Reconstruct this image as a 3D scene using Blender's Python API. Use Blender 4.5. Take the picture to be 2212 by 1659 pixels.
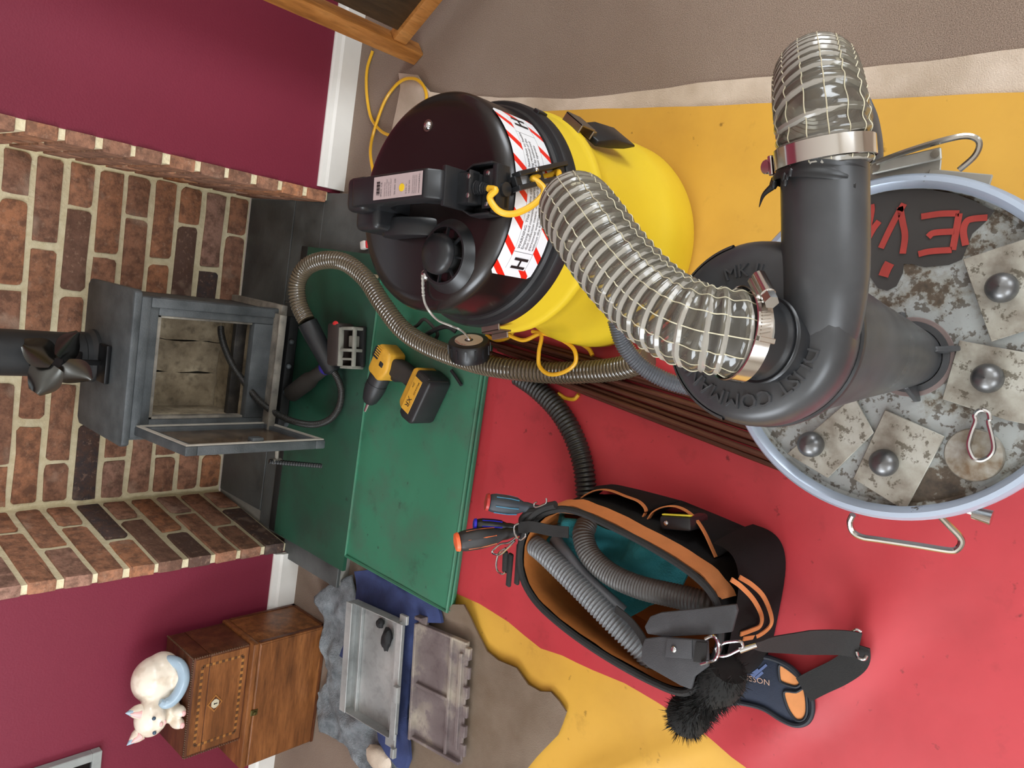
import bpy, bmesh, math, random
from mathutils import Vector, Matrix, noise
from mathutils.geometry import delaunay_2d_cdt
PI = math.pi
S = bpy.context.scene
COL = S.collection
for o in list(bpy.data.objects): bpy.data.objects.remove(o)

# ---------------------------------------------------------------- camera (hand held phone, turned on its side)
CAM = Vector((-0.18409936, -2.27816169, 1.30230256))
RX = Vector((0.98272668, 0.18454805, 0.01379465))      # camera axes in the room: right of the upright view
RD = Vector((0.14761411, -0.73672674, -0.65988165))    # down
RF = Vector((-0.11161699, 0.65051958, -0.75124292))    # forward
FPX = 1661.0
cd = bpy.data.cameras.new('camera'); cam = bpy.data.objects.new('camera', cd); COL.objects.link(cam)
cd.sensor_width = 36; cd.lens = FPX/2212*36; cd.clip_start = .02
m = Matrix.Identity(4)
for i in range(3):
    m[i][0] = RD[i]; m[i][1] = RX[i]; m[i][2] = -RF[i]; m[i][3] = CAM[i]
cam.matrix_world = m
S.camera = cam

# ---------------------------------------------------------------- daylight: pale sky outside, two windows behind the camera
S.view_settings.view_transform = 'Standard'; S.view_settings.look = 'None'
S.view_settings.exposure = 0.26; S.view_settings.gamma = 1; S.view_settings.use_curve_mapping = False
w = bpy.data.worlds.new('sky'); S.world = w; w.use_nodes = True
w.node_tree.nodes['Background'].inputs[0].default_value = (.80, .90, 1, 1)
w.node_tree.nodes['Background'].inputs[1].default_value = 1.2
def area(name, loc, size, power, color, rot):
    l = bpy.data.lights.new(name, 'AREA'); l.shape = 'RECTANGLE'; l.size, l.size_y = size
    l.energy = power; l.color = color
    o = bpy.data.objects.new(name, l); COL.objects.link(o); o.location = loc; o.rotation_euler = rot
    return o
area('daylight_window', (-1.55, -4.12, 1.55), (1.5, 1.3), 40, (.90, .95, 1), (PI/2, 0, 0))
area('daylight_window', (1.45, -4.12, 1.55), (1.5, 1.3), 40, (.90, .95, 1), (PI/2, 0, 0))
area('daylight_window', (-2.72, -2.2, 1.55), (1.3, 1.3), 50, (.88, .94, 1), (PI/2, 0, -PI/2))
area('daylight_window', (2.72, -2.5, 1.55), (1.3, 1.3), 46, (.92, .96, 1), (PI/2, 0, PI/2))

# ---------------------------------------------------------------- measuring helper: a point seen in the photograph, on a plane of the room
def at(x, y, z=None, X=None, Y=None, d=None):
    r = RX*(1659-y-829.5) + RD*(x-1106) + RF*FPX
    if d is not None: t = d/FPX
    elif z is not None: t = (z-CAM.z)/r.z
    elif X is not None: t = (X-CAM.x)/r.x
    else: t = (Y-CAM.y)/r.y
    return CAM + r*t

# ---------------------------------------------------------------- materials
def s2l(c): return c/12.92 if c <= .04045 else ((c+.055)/1.055)**2.4
def rgb(r, g, b): return (s2l(r/255), s2l(g/255), s2l(b/255), 1)
class NT:
    def __init__(s, name):
        s.m = bpy.data.materials.new(name); s.m.use_nodes = True; s.t = s.m.node_tree
        s.b = s.t.nodes['Principled BSDF']; s.out = s.t.nodes['Material Output']
    def n(s, typ, **kw):
        nd = s.t.nodes.new(typ)
        for k, v in kw.items():
            if k.startswith('i_'):
                key = k[2:]; key = int(key) if key.isdigit() else key
                if isinstance(v, bpy.types.NodeSocket): s.t.links.new(v, nd.inputs[key])
                else: nd.inputs[key].default_value = v
            else: setattr(nd, k, v)
        return nd
    def link(s, a, b): s.t.links.new(a, b)
    def coord(s, kind='Object'): return s.n('ShaderNodeTexCoord').outputs[kind]
    def noise(s, scale, detail=4, rough=.55, vec=None, dim=None):
        nd = s.n('ShaderNodeTexNoise'); nd.inputs['Scale'].default_value = scale
        nd.inputs['Detail'].default_value = detail; nd.inputs['Roughness'].default_value = rough
        s.link(vec if vec is not None else s.coord(), nd.inputs['Vector'])
        return nd.outputs[0]
    def ramp(s, fac, stops):
        nd = s.n('ShaderNodeValToRGB'); s.link(fac, nd.inputs[0]); e = nd.color_ramp.elements
        while len(e) < len(stops): e.new(.5)
        for i, (p, c) in enumerate(stops): e[i].position = p; e[i].color = c
        return nd.outputs[0]
    def math(s, op, a, b=0.0, c=0.0):
        nd = s.n('ShaderNodeMath'); nd.operation = op
        for i, v in enumerate((a, b, c)):
            if isinstance(v, bpy.types.NodeSocket): s.link(v, nd.inputs[i])
            else: nd.inputs[i].default_value = v
        return nd.outputs[0]
    def mix(s, f, a, b):
        nd = s.n('ShaderNodeMix', data_type='RGBA')
        for i, v in ((0, f), (6, a), (7, b)):
            if isinstance(v, bpy.types.NodeSocket): s.link(v, nd.inputs[i])
            else: nd.inputs[i].default_value = v
        return nd.outputs[2]
    def bump(s, h, dist=.002, strength=1):
        nd = s.n('ShaderNodeBump'); nd.inputs['Distance'].default_value = dist; nd.inputs['Strength'].default_value = strength
        s.link(h, nd.inputs['Height']); s.link(nd.outputs[0], s.b.inputs['Normal'])
    def col(s, c):
        if isinstance(c, bpy.types.NodeSocket): s.link(c, s.b.inputs['Base Color'])
        else: s.b.inputs['Base Color'].default_value = c
    def rough(s, v):
        if isinstance(v, bpy.types.NodeSocket): s.link(v, s.b.inputs['Roughness'])
        else: s.b.inputs['Roughness'].default_value = v
def sc(c, k): return (c[0]*k, c[1]*k, c[2]*k, 1)
def plain(name, c, rough=.5, metal=0, vary=.12, scale=30, bump=0, bscale=300, spec=.5, coat=0):
    k = NT(name)
    k.col(k.mix(k.noise(scale), sc(c, 1-vary*2), sc(c, 1+vary*2))); k.rough(rough); k.b.inputs['Metallic'].default_value = metal
    k.b.inputs['Specular IOR Level'].default_value = spec
    if coat: k.b.inputs['Coat Weight'].default_value = coat; k.b.inputs['Coat Roughness'].default_value = .08
    if bump: k.bump(k.noise(bscale, 2), bump)
    return k.m

# ---------------------------------------------------------------- geometry helpers
ORG = {}
class G:
    def __init__(s): s.v = []; s.f = []; s.mi = []; s.uv = None
    def add(s, vs, fs, M=None, mi=0):
        n = len(s.v)
        for v in vs: s.v.append((M @ Vector(v)) if M is not None else Vector(v))
        for f in fs: s.f.append(tuple(i+n for i in f)); s.mi.append(mi)
        return s
    def box(s, lo, hi, M=None, mi=0):
        x0, y0, z0 = lo; x1, y1, z1 = hi
        return s.add([(x0,y0,z0),(x1,y0,z0),(x1,y1,z0),(x0,y1,z0),(x0,y0,z1),(x1,y0,z1),(x1,y1,z1),(x0,y1,z1)],
              [(0,3,2,1),(4,5,6,7),(0,1,5,4),(1,2,6,5),(2,3,7,6),(3,0,4,7)], M, mi)
    def bar(s, a, b, w, h, up=(0,0,1), mi=0):
        a = Vector(a); b = Vector(b); L = (b-a).length
        return s.box((-w/2, 0, -h/2), (w/2, L, h/2), frame(a, b-a, up), mi)
    def prism(s, poly, z0, z1, M=None, mi=0):
        n = len(poly)
        vs = [(p[0], p[1], z0) for p in poly]+[(p[0], p[1], z1) for p in poly]
        fs = [tuple(range(n-1, -1, -1)), tuple(range(n, 2*n))]+[(i, (i+1) % n, n+(i+1) % n, n+i) for i in range(n)]
        return s.add(vs, fs, M, mi)
    def lathe(s, prof, n=32, M=None, caps=(True, True), mi=0, a0=0, a1=2*PI):
        full = abs(a1-a0-2*PI) < 1e-6; k = n if full else n+1
        vs = []; fs = []
        for r, z in prof:
            for i in range(k):
                a = a0+(a1-a0)*i/n; vs.append((r*math.cos(a), r*math.sin(a), z))
        for j in range(len(prof)-1):
            for i in range(n):
                b = (i+1) % k; fs.append((j*k+i, j*k+b, (j+1)*k+b, (j+1)*k+i))
        if caps[0] and full: fs.append(tuple(range(k-1, -1, -1)))
        if caps[1] and full: fs.append(tuple((len(prof)-1)*k+i for i in range(k)))
        return s.add(vs, fs, M, mi)
    def cyl(s, a, b, r0, r1=None, n=16, mi=0):
        a = Vector(a); b = Vector(b)
        return s.lathe([(r0, 0), (r0 if r1 is None else r1, (b-a).length)], n, zframe(a, b-a), mi=mi)
    def ball(s, c, r, n=12, m_=8, scale=(1,1,1), M=None, mi=0):
        prof = [(max(1e-4, r*math.sin(PI*j/m_)), -r*math.cos(PI*j/m_)) for j in range(m_+1)]
        T = Matrix.Translation(Vector(c)) @ (M if M is not None else Matrix.Identity(4)) @ Matrix.Diagonal((*scale, 1))
        return s.lathe(prof, n, T, mi=mi)
    def tube(s, pts, r, n=8, closed=False, caps=True, mi=0, flat=1.0, up=None):
        P = [Vector(p) for p in pts]; N = len(P)
        T = []
        for i in range(N):
            a = P[(i-1) % N] if (closed or i > 0) else P[i]; b = P[(i+1) % N] if (closed or i < N-1) else P[i]
            t = b-a; T.append(t.normalized() if t.length > 1e-9 else Vector((0,0,1)))
        u = Vector(up) if up is not None else (Vector((0,0,1)) if abs(T[0].z) < .9 else Vector((1,0,0)))
        nrm = (u-T[0]*u.dot(T[0])).normalized(); vs = []; fs = []
        for i in range(N):
            if up is not None: u = Vector(up); nrm = (u-T[i]*u.dot(T[i])).normalized()
            else: nrm = (nrm-T[i]*nrm.dot(T[i])).normalized()
            bi = T[i].cross(nrm); R = r(i/(N-1)) if callable(r) else (r[i] if isinstance(r, (list, tuple)) else r)
            for k in range(n):
                a = 2*PI*k/n; vs.append(P[i]+nrm*(R*flat*math.cos(a))+bi*(R*math.sin(a)))
        for i in range(N if closed else N-1):
            for k in range(n):
                i2 = (i+1) % N; fs.append((i*n+k, i*n+(k+1) % n, i2*n+(k+1) % n, i2*n+k))
        if caps and not closed: fs.append(tuple(range(n-1, -1, -1))); fs.append(tuple((N-1)*n+k for k in range(n)))
        return s.add(vs, fs, None, mi)
    def ribbon(s, pts, width, thick, up=(0,0,1), mi=0):
        P = [Vector(p) for p in pts]; N = len(P); vs = []; fs = []
        for i in range(N):
            t = (P[min(i+1, N-1)]-P[max(i-1, 0)]).normalized()
            u = Vector(up[i] if isinstance(up, list) else up); u = (u-t*u.dot(t)).normalized(); b = t.cross(u)
            w_ = width[i] if isinstance(width, list) else width
            for du, db in ((-.5, -.5), (-.5, .5), (.5, .5), (.5, -.5)): vs.append(P[i]+u*thick*du+b*w_*db)
        for i in range(N-1):
            for k in range(4): fs.append((i*4+k, i*4+(k+1) % 4, i*4+4+(k+1) % 4, i*4+4+k))
        fs += [(3,2,1,0), tuple((N-1)*4+k for k in range(4))]
        return s.add(vs, fs, None, mi)
    def grid(s, fn, nu, nv, M=None, mi=0, closed_u=False):
        vs = [fn(i/(nu if closed_u else nu-1), j/(nv-1)) for j in range(nv) for i in range(nu)]; fs = []
        for j in range(nv-1):
            for i in range(nu if closed_u else nu-1):
                b = (i+1) % nu; fs.append((j*nu+i, j*nu+b, (j+1)*nu+b, (j+1)*nu+i))
        return s.add(vs, fs, M, mi)
    def build(s, name, mat, parent=None, bevel=0, seg=2, smooth=35, loc=None, fix=True, rot=None):
        me = bpy.data.meshes.new(name)
        o = bpy.data.objects.new(name, me); COL.objects.link(o)
        org = ORG[parent] if parent is not None else (Vector(loc) if loc is not None else Vector((0,0,0)))
        ORG[o] = org
        me.from_pydata([tuple(v-org) for v in s.v], [], s.f)
        mats = mat if isinstance(mat, (list, tuple)) else [mat]
        for k in mats: me.materials.append(k)
        if len(mats) > 1: me.polygons.foreach_set('material_index', s.mi)
        bm = bmesh.new(); bm.from_mesh(me)
        if fix: bmesh.ops.recalc_face_normals(bm, faces=bm.faces)
        if bevel:
            es = [e for e in bm.edges if len(e.link_faces) == 2 and e.calc_face_angle(0) > .5]
            bmesh.ops.bevel(bm, geom=es, offset=bevel, segments=seg, profile=.5, affect='EDGES', clamp_overlap=True)
        bm.to_mesh(me); bm.free()
        if smooth:
            me.polygons.foreach_set('use_smooth', [True]*len(me.polygons))
            me.set_sharp_from_angle(angle=math.radians(smooth))
        if parent is not None: o.parent = parent
        else: o.location = org
        me.update()
        return o
def frame(a, d, up=(0,0,1)):                     # y axis along d
    y = Vector(d).normalized(); u = Vector(up)
    if abs(y.dot(u)) > .999: u = Vector((1,0,0))
    x = y.cross(u).normalized(); z = x.cross(y)
    M_ = Matrix.Identity(4)
    for i in range(3): M_[i][0] = x[i]; M_[i][1] = y[i]; M_[i][2] = z[i]; M_[i][3] = a[i]
    return M_
def zframe(a, d, up=(0,0,1)):                    # z axis along d
    z = Vector(d).normalized(); u = Vector(up)
    if abs(z.dot(u)) > .98: u = Vector((1,0,0))
    x = u.cross(z).normalized(); y = z.cross(x)
    M_ = Matrix.Identity(4)
    for i in range(3): M_[i][0] = x[i]; M_[i][1] = y[i]; M_[i][2] = z[i]; M_[i][3] = a[i]
    return M_
def T(x, y, z, rz=0): return Matrix.Translation((x, y, z)) @ Matrix.Rotation(rz, 4, 'Z')
def spline(pts, n=12, closed=False):
    P = [Vector(p) for p in pts]; N = len(P); out = []
    for i in range(N if closed else N-1):
        if closed: a, b, c, d = P[(i-1) % N], P[i], P[(i+1) % N], P[(i+2) % N]
        else: a = P[i-1] if i else P[0]*2-P[1]; b = P[i]; c = P[i+1]; d = P[i+2] if i+2 < N else P[-1]*2-P[-2]
        for k in range(n):
            t = k/n
            out.append(.5*((2*b)+(c-a)*t+(2*a-5*b+4*c-d)*t*t+(3*b-a-3*c+d)*t**3))
    if not closed: out.append(P[-1])
    return out
def resample(P, step):
    L = [0]
    for i in range(1, len(P)): L.append(L[-1]+(P[i]-P[i-1]).length)
    n = max(2, round(L[-1]/step)); out = []; j = 0
    for k in range(n+1):
        s_ = L[-1]*k/n
        while j < len(L)-2 and L[j+1] < s_: j += 1
        t = (s_-L[j])/max(1e-9, L[j+1]-L[j]); out.append(P[j].lerp(P[j+1], min(1, max(0, t))))
    return out
def tag(o, label=None, cat=None, group=None, kind=None):
    if label: o['label'] = label
    if cat: o['category'] = cat
    if group: o['group'] = group
    if kind: o['kind'] = kind
    return o
def thing(name, loc, label=None, cat=None, group=None, kind=None):
    o = bpy.data.objects.new(name, None); COL.objects.link(o); o.location = loc; ORG[o] = Vector(loc); o.empty_display_size = .05
    return tag(o, label, cat, group, kind)
def sheet(outline, zf, step, thick, jitter=0):
    """cloth lying on the floor: outline polygon (x, y), height function"""
    pts = [Vector((p[0], p[1])) for p in outline]; n = len(pts)
    x0 = min(p.x for p in pts); x1 = max(p.x for p in pts); y0 = min(p.y for p in pts); y1 = max(p.y for p in pts)
    def inside(q):
        c = False
        for i in range(n):
            a, b = pts[i], pts[i-1]
            if (a.y > q.y) != (b.y > q.y) and q.x < (b.x-a.x)*(q.y-a.y)/(b.y-a.y)+a.x: c = not c
        return c
    inner = []
    y = y0+step/2
    while y < y1:
        x = x0+step/2
        while x < x1:
            q = Vector((x, y))
            if inside(q) and min((q-p).length for p in pts) > step*.45: inner.append(q)
            x += step
        y += step
    r = delaunay_2d_cdt(pts+inner, [], [list(range(n))], 1, 1e-6)
    vv, ff = r[0], r[2]; g = G(); N = len(vv)
    top = [(v.x, v.y, zf(v.x, v.y)) for v in vv]; bot = [(v.x, v.y, max(0.0004, zf(v.x, v.y)-thick)) for v in vv]
    fs = [tuple(f) for f in ff]+[tuple(N+i for i in reversed(f)) for f in ff]
    cnt = {}
    for f in ff:
        for i in range(len(f)):
            e = (f[i], f[(i+1) % len(f)]); cnt[e] = cnt.get(e, 0)+1
    for (a, b) in cnt:
        if (b, a) not in cnt: fs.append((b, a, N+a, N+b))
    g.add(top+bot, fs)
    return g
def dense(poly, step, wob=0, seed=0, closed=True):
    out = []; n = len(poly)
    for i in range(n if closed else n-1):
        a = Vector((*poly[i][:2], 0)); b = Vector((*poly[(i+1) % n][:2], 0)); k = max(1, round((b-a).length/step))
        for j in range(k):
            p = a.lerp(b, j/k)
            if wob: p = p+Vector((noise.noise(p*9+Vector((seed, 0, 0))), noise.noise(p*9+Vector((0, seed, 5))), 0))*wob
            out.append((p.x, p.y))
    return out
def text_mesh(s, size, extr=0.0, res=2):
    """lettering as polygons in its own x/y plane, starting at 0,0 -> (verts, faces, width)"""
    c = bpy.data.curves.new('lettering', 'FONT'); c.body = s; c.size = size; c.extrude = extr; c.resolution_u = res
    o = bpy.data.objects.new('lettering', c); COL.objects.link(o)
    me = bpy.data.meshes.new_from_object(o.evaluated_get(bpy.context.evaluated_depsgraph_get()))
    vs = [v.co.copy() for v in me.vertices]; fs = [tuple(p.vertices) for p in me.polygons]
    bpy.data.objects.remove(o); bpy.data.curves.remove(c); bpy.data.meshes.remove(me)
    return vs, fs, (max(v.x for v in vs)-min(v.x for v in vs)) if vs else 0
random.seed(7)
# ================================================================ THE ROOM
def mk_wall():
    k = NT('maroon_emulsion'); c = rgb(117, 26, 50)
    k.col(k.mix(k.noise(6), sc(c, .94), sc(c, 1.06))); k.rough(.62); k.bump(k.noise(220, 3), .0006); return k.m
def mk_carpet():
    k = NT('carpet_loop'); n1 = k.noise(620, 2, .7); n2 = k.noise(9, 4)
    c = k.ramp(n1, [(.25, rgb(92, 82, 74)), (.5, rgb(152, 134, 120)), (.8, rgb(190, 172, 156))])
    k.col(k.mix(k.math('MULTIPLY', n2, .35), c, rgb(112, 92, 76))); k.rough(.95); k.b.inputs['Specular IOR Level'].default_value = .1
    k.bump(n1, .0016); return k.m
M_WALL = mk_wall(); M_CARPET = mk_carpet()
M_WHITE = plain('white_gloss_paint', rgb(232, 230, 224), .35, vary=.02)
M_CREAMW = plain('pale_emulsion', rgb(214, 208, 196), .7, vary=.02, scale=5)
M_CEIL = plain('ceiling_paint', rgb(225, 222, 215), .8, vary=.02)
tag(G().box((-2.7, -4.2, -.06), (2.7, .2, 0)).build('floor', M_CARPET), kind='structure')
tag(G().box((-2.7, -4.2, 2.4), (2.7, .2, 2.46)).build('ceiling', M_CEIL), kind='structure')
g = G(); g.box((-2.7, -.41, 0), (-1.016, -.25, 2.4)); g.box((.026, -.41, 0), (2.7, -.25, 2.4)); g.box((-1.016, -.41, 1.3), (.026, -.25, 2.4))
tag(g.build('wall_back', M_WALL), kind='structure')
g = G(); ya_, yb_ = -3.15, -1.85
g.box((2.6, -4.1, 0), (2.7, ya_, 2.4)); g.box((2.6, yb_, 0), (2.7, -.41, 2.4)); g.box((2.6, ya_, 0), (2.7, yb_, .9)); g.box((2.6, ya_, 2.2), (2.7, yb_, 2.4)); tag(g.build('wall_right', M_CREAMW), kind='structure')
g = G(); y0, y1 = -2.85, -1.55
g.box((-2.7, -4.1, 0), (-2.6, y0, 2.4)); g.box((-2.7, y1, 0), (-2.6, -.41, 2.4)); g.box((-2.7, y0, 0), (-2.6, y1, .9)); g.box((-2.7, y0, 2.2), (-2.6, y1, 2.4))
tag(g.build('wall_left', M_CREAMW), kind='structure')
g = G()
for a, b in ((-2.7, -2.3), (-.8, .7), (2.2, 2.7)): g.box((a, -4.1, 0), (b, -4.0, 2.4))
for a, b in ((-2.3, -.8), (.7, 2.2)): g.box((a, -4.1, 0), (b, -4.0, .9)); g.box((a, -4.1, 2.2), (b, -4.0, 2.4))
tag(g.build('wall_front', M_CREAMW), kind='structure')
for i, (a, b) in enumerate(((-2.3, -.8), (.7, 2.2))):
    g = G(); g.box((a, -4.08, .9), (a+.06, -4.02, 2.2)); g.box((b-.06, -4.08, .9), (b, -4.02, 2.2)); g.box((a, -4.08, .9), (b, -4.02, .96)); g.box((a, -4.08, 2.14), (b, -4.02, 2.2))
    g.box(((a+b)/2-.025, -4.08, .96), ((a+b)/2+.025, -4.02, 2.14)); tag(g.build('window_%d' % (i+1), M_WHITE), kind='structure')
g = G(); g.box((-2.68, y0, .9), (-2.62, y0+.06, 2.2)); g.box((-2.68, y1-.06, .9), (-2.62, y1, 2.2)); g.box((-2.68, y0, .9), (-2.62, y1, .96)); g.box((-2.68, y0, 2.14), (-2.62, y1, 2.2))
tag(g.build('window_3', M_WHITE), kind='structure')
g = G(); g.box((2.62, ya_, .9), (2.68, ya_+.06, 2.2)); g.box((2.62, yb_-.06, .9), (2.68, yb_, 2.2)); g.box((2.62, ya_, .9), (2.68, yb_, .96)); g.box((2.62, ya_, 2.14), (2.68, yb_, 2.2))
tag(g.build('window_4', M_WHITE), kind='structure')
def skirting(name, x0, x1):
    prof = [(0, 0), (.018, 0), (.018, .055), (.013, .062), (.010, .074), (.004, .078), (0, .078)]
    g = G(); g.prism([(p[0], p[1]) for p in prof], x0, x1, Matrix(((0,0,1,0),(-1,0,0,-.41),(0,1,0,0),(0,0,0,1))))
    tag(g.build(name, M_WHITE, smooth=0), kind='structure')
skirting('baseboard_left', -2.6, -1.018); skirting('baseboard_right', .036, 2.6)

# ---- brick fireplace recess: mortar bed with every brick its own piece
def mk_brick():
    k = NT('old_brick'); oi = k.n('ShaderNodeObjectInfo'); r = oi.outputs['Random']
    v = k.n('ShaderNodeVectorMath'); v.operation = 'ADD'; k.link(k.coord(), v.inputs[0]); k.link(oi.outputs['Location'], v.inputs[1])
    base = k.ramp(r, [(0, rgb(72, 66, 68)), (.05, rgb(88, 74, 70)), (.09, rgb(182, 130, 102)), (.35, rgb(164, 120, 98)), (.55, rgb(188, 130, 96)), (.72, rgb(174, 136, 120)), (.9, rgb(208, 136, 86)), (1, rgb(158, 122, 106))])
    n1 = k.noise(34, 6, .7, v.outputs[0]); n2 = k.noise(11, 3, .5, v.outputs[0]); n3 = k.noise(64, 5, .75, v.outputs[0])
    c = k.mix(k.ramp(n1, [(.40, (0,0,0,1)), (.60, (.75,.75,.75,1))]), base, rgb(104, 78, 66))
    c = k.mix(k.ramp(n2, [(.60, (0,0,0,1)), (.72, (.55,.55,.55,1))]), c, rgb(186, 160, 140))
    c = k.mix(k.ramp(n3, [(.56, (0,0,0,1)), (.72, (.6,.6,.6,1))]), c, rgb(196, 160, 136))
    k.col(c); k.rough(.88); k.b.inputs['Specular IOR Level'].default_value = .2; k.bump(k.noise(70, 5, .65), .004); return k.m
M_BRICK = mk_brick()
k = NT('lime_mortar'); n_ = k.noise(60, 4); k.col(k.ramp(n_, [(.3, rgb(224, 210, 170)), (.7, rgb(242, 231, 196))])); k.rough(.95); k.bump(k.noise(140, 4), .003); M_MORTAR = k.m
rec = G()
rec.box((-.985, .003, .0405), (.025, .06, 1.3))
rec.prism([(-.948, .01), (-.993, -.408), (-1.016, -.408), (-1.016, .06), (-.948, .06)], .0405, 1.3)
rec.prism([(.003, .06), (.003, .01), (.003, -.408), (.026, -.408), (.026, .06)], .0405, 1.3)
recess = tag(rec.build('wall_recess', M_MORTAR, smooth=0), kind='structure')
def brick_mesh(w, h, t, seed, square=0):
    rnd = random.Random(seed); pts = []
    r = min(w, h)*.22
    for cx, cy, a0 in ((w/2, h/2, 0), (-w/2, h/2, 90), (-w/2, -h/2, 180), (w/2, -h/2, 270)):
        sx = 1 if cx > 0 else -1; rr = r*rnd.choice((.25, .5, .7, 1.0)) if sx != square else .003; sy = 1 if cy > 0 else -1
        for k_ in (6, 45, 84):
            a = math.radians(a0+k_); pts.append((cx-sx*rr+rr*math.cos(a)+rnd.uniform(-.002, .002), cy-sy*rr+rr*math.sin(a)+rnd.uniform(-.0015, .0015)))
        if abs(w) > h*1.4:
            qx, qy = ((w*.17, h/2), (-w/2, h*.1), (-w*.2, -h/2), (w/2, -h*.1))[a0//90]
            pts.append((qx+rnd.uniform(-.02, .02)*(1 if a0 in (0, 180) else .05), qy+rnd.uniform(-.0030, .0018)*(1 if qy > 0 else -1)*(1 if a0 in (0, 180) else 0)))
    n = len(pts); g = G()
    back = [(p[0], p[1], 0) for p in pts]; mid = [(p[0], p[1], t*.86) for p in pts]; fr = [(p[0]*.985, p[1]*.95, t) for p in pts]
    fs = [tuple(range(2*n, 3*n))]
    for L in (0, n): fs += [(L+i, L+(i+1) % n, L+n+(i+1) % n, L+n+i) for i in range(n)]
    g.add(back+mid+fr, fs); return g
BM = {}
def brick(w, h, t, M_, rnd, name='brick', square=0):
    key = (round(w, 2), round(t, 3), rnd.randrange(7), square)
    if key not in BM:
        o = brick_mesh(w, h, t, hash(key) % 1000, square).build(name, M_BRICK, smooth=50, fix=False); BM[key] = o.data; bpy.data.objects.remove(o)
    o = bpy.data.objects.new(name, BM[key]); COL.objects.link(o); o.parent = recess; o.matrix_local = M_
    return o
rnd = random.Random(3)
def wallM(p, nx, ny):      # brick plane: normal (nx, ny) horizontal, x along wall
    z = Vector((nx, ny, 0)).normalized(); y = Vector((0,0,1)); x = y.cross(z); M_ = Matrix.Identity(4)
    for i in range(3): M_[i][0] = x[i]; M_[i][1] = y[i]; M_[i][2] = z[i]; M_[i][3] = p[i]
    return M_
for r in range(16):
    zc = .04+.0375+r*.075
    L = .236; xs = []
    if r % 2 == 0: xs = [(-.945+.01+.054, .108)]+[(-.945+.118+L*(i+.5), .216) for i in range(3)]+[(-.01-.054, .108)]
    else: xs = [(-.945+L*(i+.5), .216) for i in range(4)]
    for xc, bw in xs: brick(bw+rnd.uniform(-.006, .004), .059, .006, wallM((xc+rnd.uniform(-.003, .003), .003, zc+rnd.uniform(-.002, .002)), 0, -1), rnd)
    # left return, splayed; the slips show their front end flush with the plaster
    for side in (0, 1):
        if side == 0: a = Vector((-.948, -.01, 0)); b = Vector((-.993, -.405, 0)); nx, ny = 1, -.114
        else: a = Vector((.003, -.01, 0)); b = Vector((.003, -.405, 0)); nx, ny = -1, 0
        d = (b-a).normalized(); Lw = (b-a).length
        segs = [(.015, .125), (.147, Lw+.010)] if (r+side) % 2 == 0 else [(.015, .235), (.257, Lw+.010)]
        for s0, s1 in segs:
            p = a+d*((s0+s1)/2); end = s1 > Lw
            if end:
                pp = p-Vector((nx, ny, 0)).normalized()*.023
                brick(s1-s0, .059, .029, wallM((pp.x, pp.y, zc+rnd.uniform(-.002, .002)), nx, ny), rnd, square=(-1 if side == 0 else 1))
            else: brick(s1-s0, .059, .006, wallM((p.x, p.y, zc+rnd.uniform(-.002, .002)), nx, ny), rnd)

# ---- slate hearth
k = NT('slate'); n_ = k.noise(7, 5); k.col(k.ramp(n_, [(.3, rgb(60, 63, 62)), (.7, rgb(100, 103, 101))])); k.rough(k.ramp(k.noise(14, 4), [(.3, (.35,.35,.35,1)), (.7, (.6,.6,.6,1))])); k.bump(k.noise(30, 5), .002); M_SLATE = k.m
M_GROUT = plain('grey_grout', rgb(150, 148, 140), .9)
g = G(); g.box((-1.03, -.665, .0005), (.022, -.405, .034)); g.box((-.985, -.405, .0005), (.001, .002, .034))
hearth = tag(g.build('hearth', M_GROUT, smooth=0), 'dark slate tiled hearth slab under the black stove, in the brick recess', 'hearth')
for x0, x1, ya, yb in ((-.94, -.478, -.253, -.004), (-.474, -.002, -.253, -.004), (-1.034, -.7, -.668, -.4), (-.696, -.3, -.668, -.257), (-.296, .024, -.668, -.4)):
    G().box((x0, ya, .03), (x1, yb, .04)).build('slate_tile', M_SLATE, hearth, bevel=.001, seg=1)
G().box((-.975, -.4, .03), (-.7, -.257, .04)).build('slate_tile', M_SLATE, hearth, bevel=.001, seg=1)
G().box((-.296, -.4, .03), (-.002, -.257, .04)).build('slate_tile', M_SLATE, hearth, bevel=.001, seg=1)
# ================================================================ SHEETS AND MATS ON THE CARPET
def xy(*pp, z=0): return [tuple(at(*p, z=z)[:2]) for p in pp]
def vinyl(name, c, c2, rough=.36, stain=.5, sscale=5):
    k = NT(name); n1 = k.noise(sscale, 5, .6); n2 = k.noise(38, 3, .6); n3 = k.noise(3.2, 2)
    col = k.mix(k.ramp(n1, [(.45, (0,0,0,1)), (.75, (stain,)*3+(1,))]), c, c2)
    col = k.mix(k.ramp(n2, [(.68, (0,0,0,1)), (.76, (.75,.75,.75,1))]), col, sc(c2, .35))
    n4 = k.noise(13, 5, .65); col = k.mix(k.ramp(n4, [(.60, (0,0,0,1)), (.72, (.55*stain,)*3+(1,))]), col, sc(c2, .45))
    k.col(col); k.rough(k.ramp(n3, [(.3, (rough*.8,)*3+(1,)), (.7, (rough*1.25,)*3+(1,))])); k.bump(k.noise(7, 3), .004, .5); return k.m
M_YEL = vinyl('yellow_vinyl', rgb(218, 168, 66), rgb(190, 140, 56), .5)
M_RED = vinyl('red_vinyl', rgb(190, 58, 65), rgb(158, 46, 50), .48)
M_GREEN = vinyl('green_vinyl', rgb(58, 122, 94), rgb(74, 100, 84), .42, .8, 9)
M_GREEN2 = vinyl('dark_green_vinyl', rgb(36, 78, 60), rgb(44, 58, 50), .5, .9, 7)
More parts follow.
